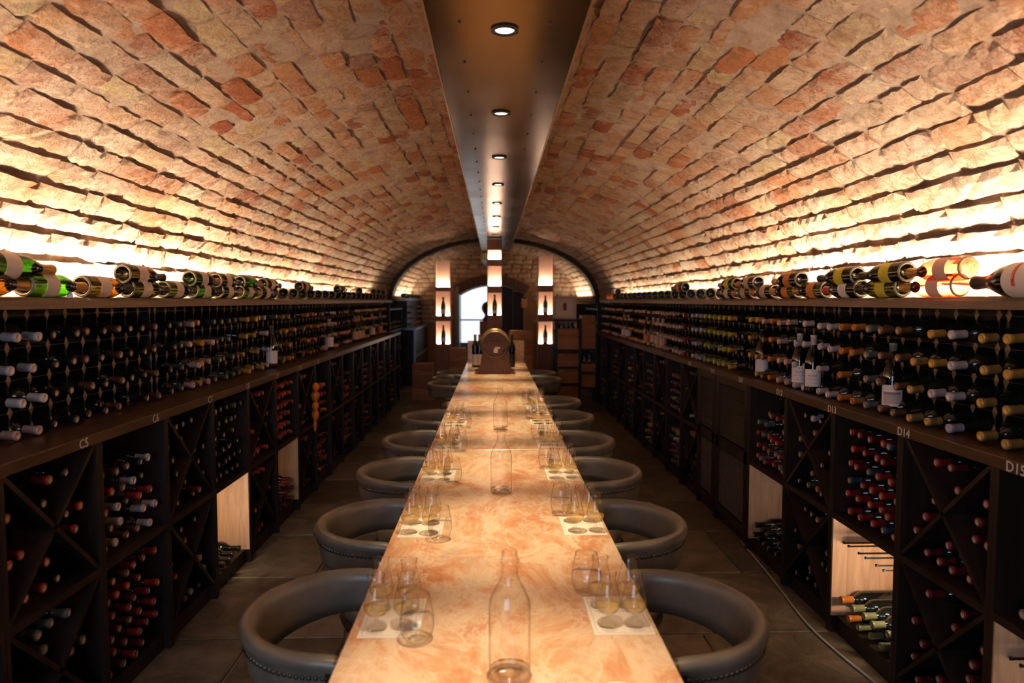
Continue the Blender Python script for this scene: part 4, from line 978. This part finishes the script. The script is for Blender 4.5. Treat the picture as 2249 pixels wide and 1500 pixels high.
# steel shelf with crates and the picture box
sf = thing('steel_shelf', 'black steel shelving holding crates beside the D marked cabinets', 'shelf', (0, 10.2, 0))
for xx in (.915, 1.275, 1.53):
    for yy in (.0, .33): mb = MB(); mb.box((xx, yy, 0), (xx+.035, yy+.03, 1.28 if xx < 1.5 else 1.02)); build('upright', mb, M_BLACK, sf)
for z in (.28, .53, .79, 1.245): mb = MB(); mb.box((.95, 0, z), (1.275, .36, z+.03)); build('board', mb, M_BLACK, sf)
for z in (.22, .45, .80): mb = MB(); mb.box((1.31, 0, z), (1.53, .36, z+.03)); build('board', mb, M_BLACK, sf)
crate(.955, 1.27, 10.215, .0, .27, 'pine crate on the floor inside the black steel shelf', lay=2)
crate(.955, 1.27, 10.215, .311, .525, 'pine crate on the lowest board of the black steel shelf', lay=2)
crate(.955, 1.27, 10.215, .561, .76, 'pine crate on second board of steel shelf', lay=2)
crate(.955, 1.27, 10.215, .821, .99, 'reddish pine crate on third board of steel shelf, lower one', lay=2)
crate(.955, 1.27, 10.215, .991, 1.12, 'pine crate resting on the reddish crate in the steel shelf', lay=2)
crate(1.315, 1.525, 10.215, .25, .44, 'small pink crate low in the outer bay of steel shelf', lay=2)
crate(1.315, 1.525, 10.215, .481, .60, 'small crate under two bottles in the outer steel shelf bay', lay=2)
crate(1.315, 1.525, 10.215, .831, 1.03, 'orange crate on upper board of the outer steel shelf bay', lay=2)
crate(1.315, 1.525, 10.215, 1.031, 1.33, 'tall pale crate topmost in the outer steel shelf bay', lay=2)
for i, xx in enumerate((1.37, 1.45)):
    b = put('display_bottle', BOT['bord'], loc=(xx, 10.32, .6008), M=None); b.scale = (.65, .65, .62); put('capsule', CAPM['red'], b); put('label', labelmesh(.0378, .04, .11, 1.2, M_LAB['tan']), b, rot=(0, 0, -PI/2))
    tag(b, '%s small dark bottle standing on the small crate in steel shelf' % ('first', 'second')[i], 'wine bottle')
for i, xx in enumerate((.99, 1.06, 1.13, 1.20)):
    pass
bc = thing('bottle_carrier', 'red brown wooden carrier with dark bottle necks under the picture box', 'carrier', (1.08, 10.2, 1.121))
mb = MB(); mb.box((-.17, .02, 0), (.17, .30, .02)); mb.box((-.17, .0, .10), (.17, .30, .118)); mb.box((-.17, .0, 0), (-.155, .30, .10)); mb.box((.155, 0, 0), (.17, .30, .10)); build('frame', mb, M_TOTEM, bc)
for xx in (-.10, -.03, .04, .11): mb = MB(); mb.lathe([(0, 0), (.02, 0), (.02, .05), (.009, .07), (.009, .078), (0, .078)], 10); build('bottle_neck', mb, M_BOTTLE, bc, loc=(xx, .05, .0205))
pb = thing('picture_box', 'white framed box with small dark picture on top of steel shelf', 'picture', (1.06, 10.22, 1.277))
mb = MB()
for a in ((-.175, 0, .175, .04), (-.175, .305, .175, .345), (-.175, .04, -.125, .305), (.125, .04, .175, .305)): mb.box((a[0], 0, a[1]), (a[2], .04, a[3]), bev=.006)
build('frame', mb, mat('taupe_frame', (.48, .37, .28), .5), pb)
mb = MB(); mb.box((-.125, .02, .04), (.125, .16, .305)); build('print_sheet', mb, mat('white_sheet', (.60, .52, .48), .6), pb)
mb = MB(); mb.box((-.025, .015, .13), (.03, .02, .24)); build('dark_print', mb, mat('plum_print', (.12, .045, .05), .6), pb)
for xx in (-.11, .10): mb = MB(); mb.lathe([(0, 0), (.014, 0), (.012, .02), (.007, .03), (0, .045)], 8); build('finial', mb, M_TOTEM, pb, loc=(xx, .06, .345))
# bottles and gold things behind barrel
for i, (xx, cp) in enumerate(((-.228, 'gold'), (-.175, 'gold'), (.215, 'green'))):
    b = put('table_bottle', BOT['bord'], loc=(xx, 8.25, .7502)); put('capsule', CAPM[cp], b); b.scale = (1.05, 1.05, 1.32)
    put('label', labelmesh(.0378, .02, .12, 1.3, M_LAB['cream'] if i < 2 else M_LAB['black']), b, rot=(0, 0, -PI/2))
    tag(b, ('dark gold capped bottle with cream label, outer one behind the barrel', 'dark gold capped bottle behind barrel, closer to the barrel', 'dark green bottle half hidden behind the barrel on its other side')[i], 'wine bottle')
# far racks past the arch on the C side
fr = thing('far_wine_rack', 'dark far rack with steel rails beyond the arch, past C cabinets', 'rack', (0, 0, 0))
mb = MB(); mb.box((-1.72, 12.45, 0), (-1.45, 14.9, 1.02)); mb.box((-1.74, 12.45, 1.05), (-1.58, 14.9, 1.55)); build('body', mb, M_DARK, fr)
mb = MB(); mb.box((-1.745, 12.42, 1.02), (-1.41, 14.93, 1.06)); mb.box((-1.46, 12.42, .50), (-1.43, 14.93, .54)); mb.box((-1.46, 12.40, 0), (-1.42, 12.45, 1.04)); mb.box((-1.74, 12.42, 1.55), (-1.52, 14.93, 1.60))
build('rail', mb, mat('blue_steel', (.30, .34, .42), .3, .7), fr)
mb = MB(); random.seed(3)
for i in range(20):
    for r in range(4):
        c = MB(); mb.lathe([(.016, 0), (.016, .05), (0, .05)], 8, 0 if random.random() < .5 else 1, M=axisM((-1.58, 12.55+.115*i, 1.12+.105*r), (1, 0, 0)))
o = build('neck_rows', mb, [MATS['capsule_brown'], MATS['capsule_pink']], fr); o['kind'] = 'stuff'
fb = thing('far_bottle_group', 'green bottle lying on the far rack beyond the arch', 'wine bottle', (0, 0, 0))
mb = MB(); mb.lathe(CHAM, 14, M=axisM((-1.66, 12.5, 1.648), (.1, 1, 0))); build('bottle', mb, M_GREEN, fb)
for i in range(7):
    b = put('far_bottle', CH_ME['dark' if i % 2 else 'olive'], M=axisM((-1.66, 12.86+.3*i, 1.6455), (.1, 1, 0))); tag(b, '%s dark bottle lying on the far rack beyond the arch' % ORD[i+1], 'wine bottle', 'bottles on the far rack')
fr = thing('far_cabinet', 'dark far cabinet beyond the arch, past the D cabinets', 'cabinet', (0, 0, 0))
mb = MB(); mb.box((1.40, 12.45, 0), (1.72, 14.9, 1.5)); build('body', mb, M_DARK, fr); mb = MB(); mb.box((1.36, 12.42, 1.0), (1.73, 14.93, 1.04)); build('rail', mb, MATS['blue_steel'], fr)
# dark stub cabinets between the last counters and the arch
for s in (-1, 1):
    t = thing('corner_rack', 'dark corner rack of bottles between last %s unit and arch' % SIDE[s], 'rack', (0, 0, 0)); mb = MB(); a, b = sorted((s*1.62, s*1.93))
    for z in (.0, .35, .70, 1.05, 1.40): mb.box((a, 10.70, z), (b, 12.1, z+.025))
    mb.box((a, 10.68, 0), (b, 10.70, 1.5)); mb.box((a, 12.1, 0), (b, 12.12, 1.5)); build('frame', mb, M_DARK, t)
    mb = MB()
    for z in (.025, .375, .725, 1.075):
        for i in range(14):
            for r in range(2): mb.lathe([(0, 0), (.037, 0), (.037, .2), (.015, .24), (.015, .29), (0, .29)], 8, random.randrange(4), M=axisM((s*1.915, 10.78+.09*i, z+.04+.076*r), (-s, 0, 0)))
    o = build('bottle_rows', mb, [M_BOTTLE, MATS['capsule_brown'], M_BOTTLE, MATS['capsule_olive']], t); o['kind'] = 'stuff'
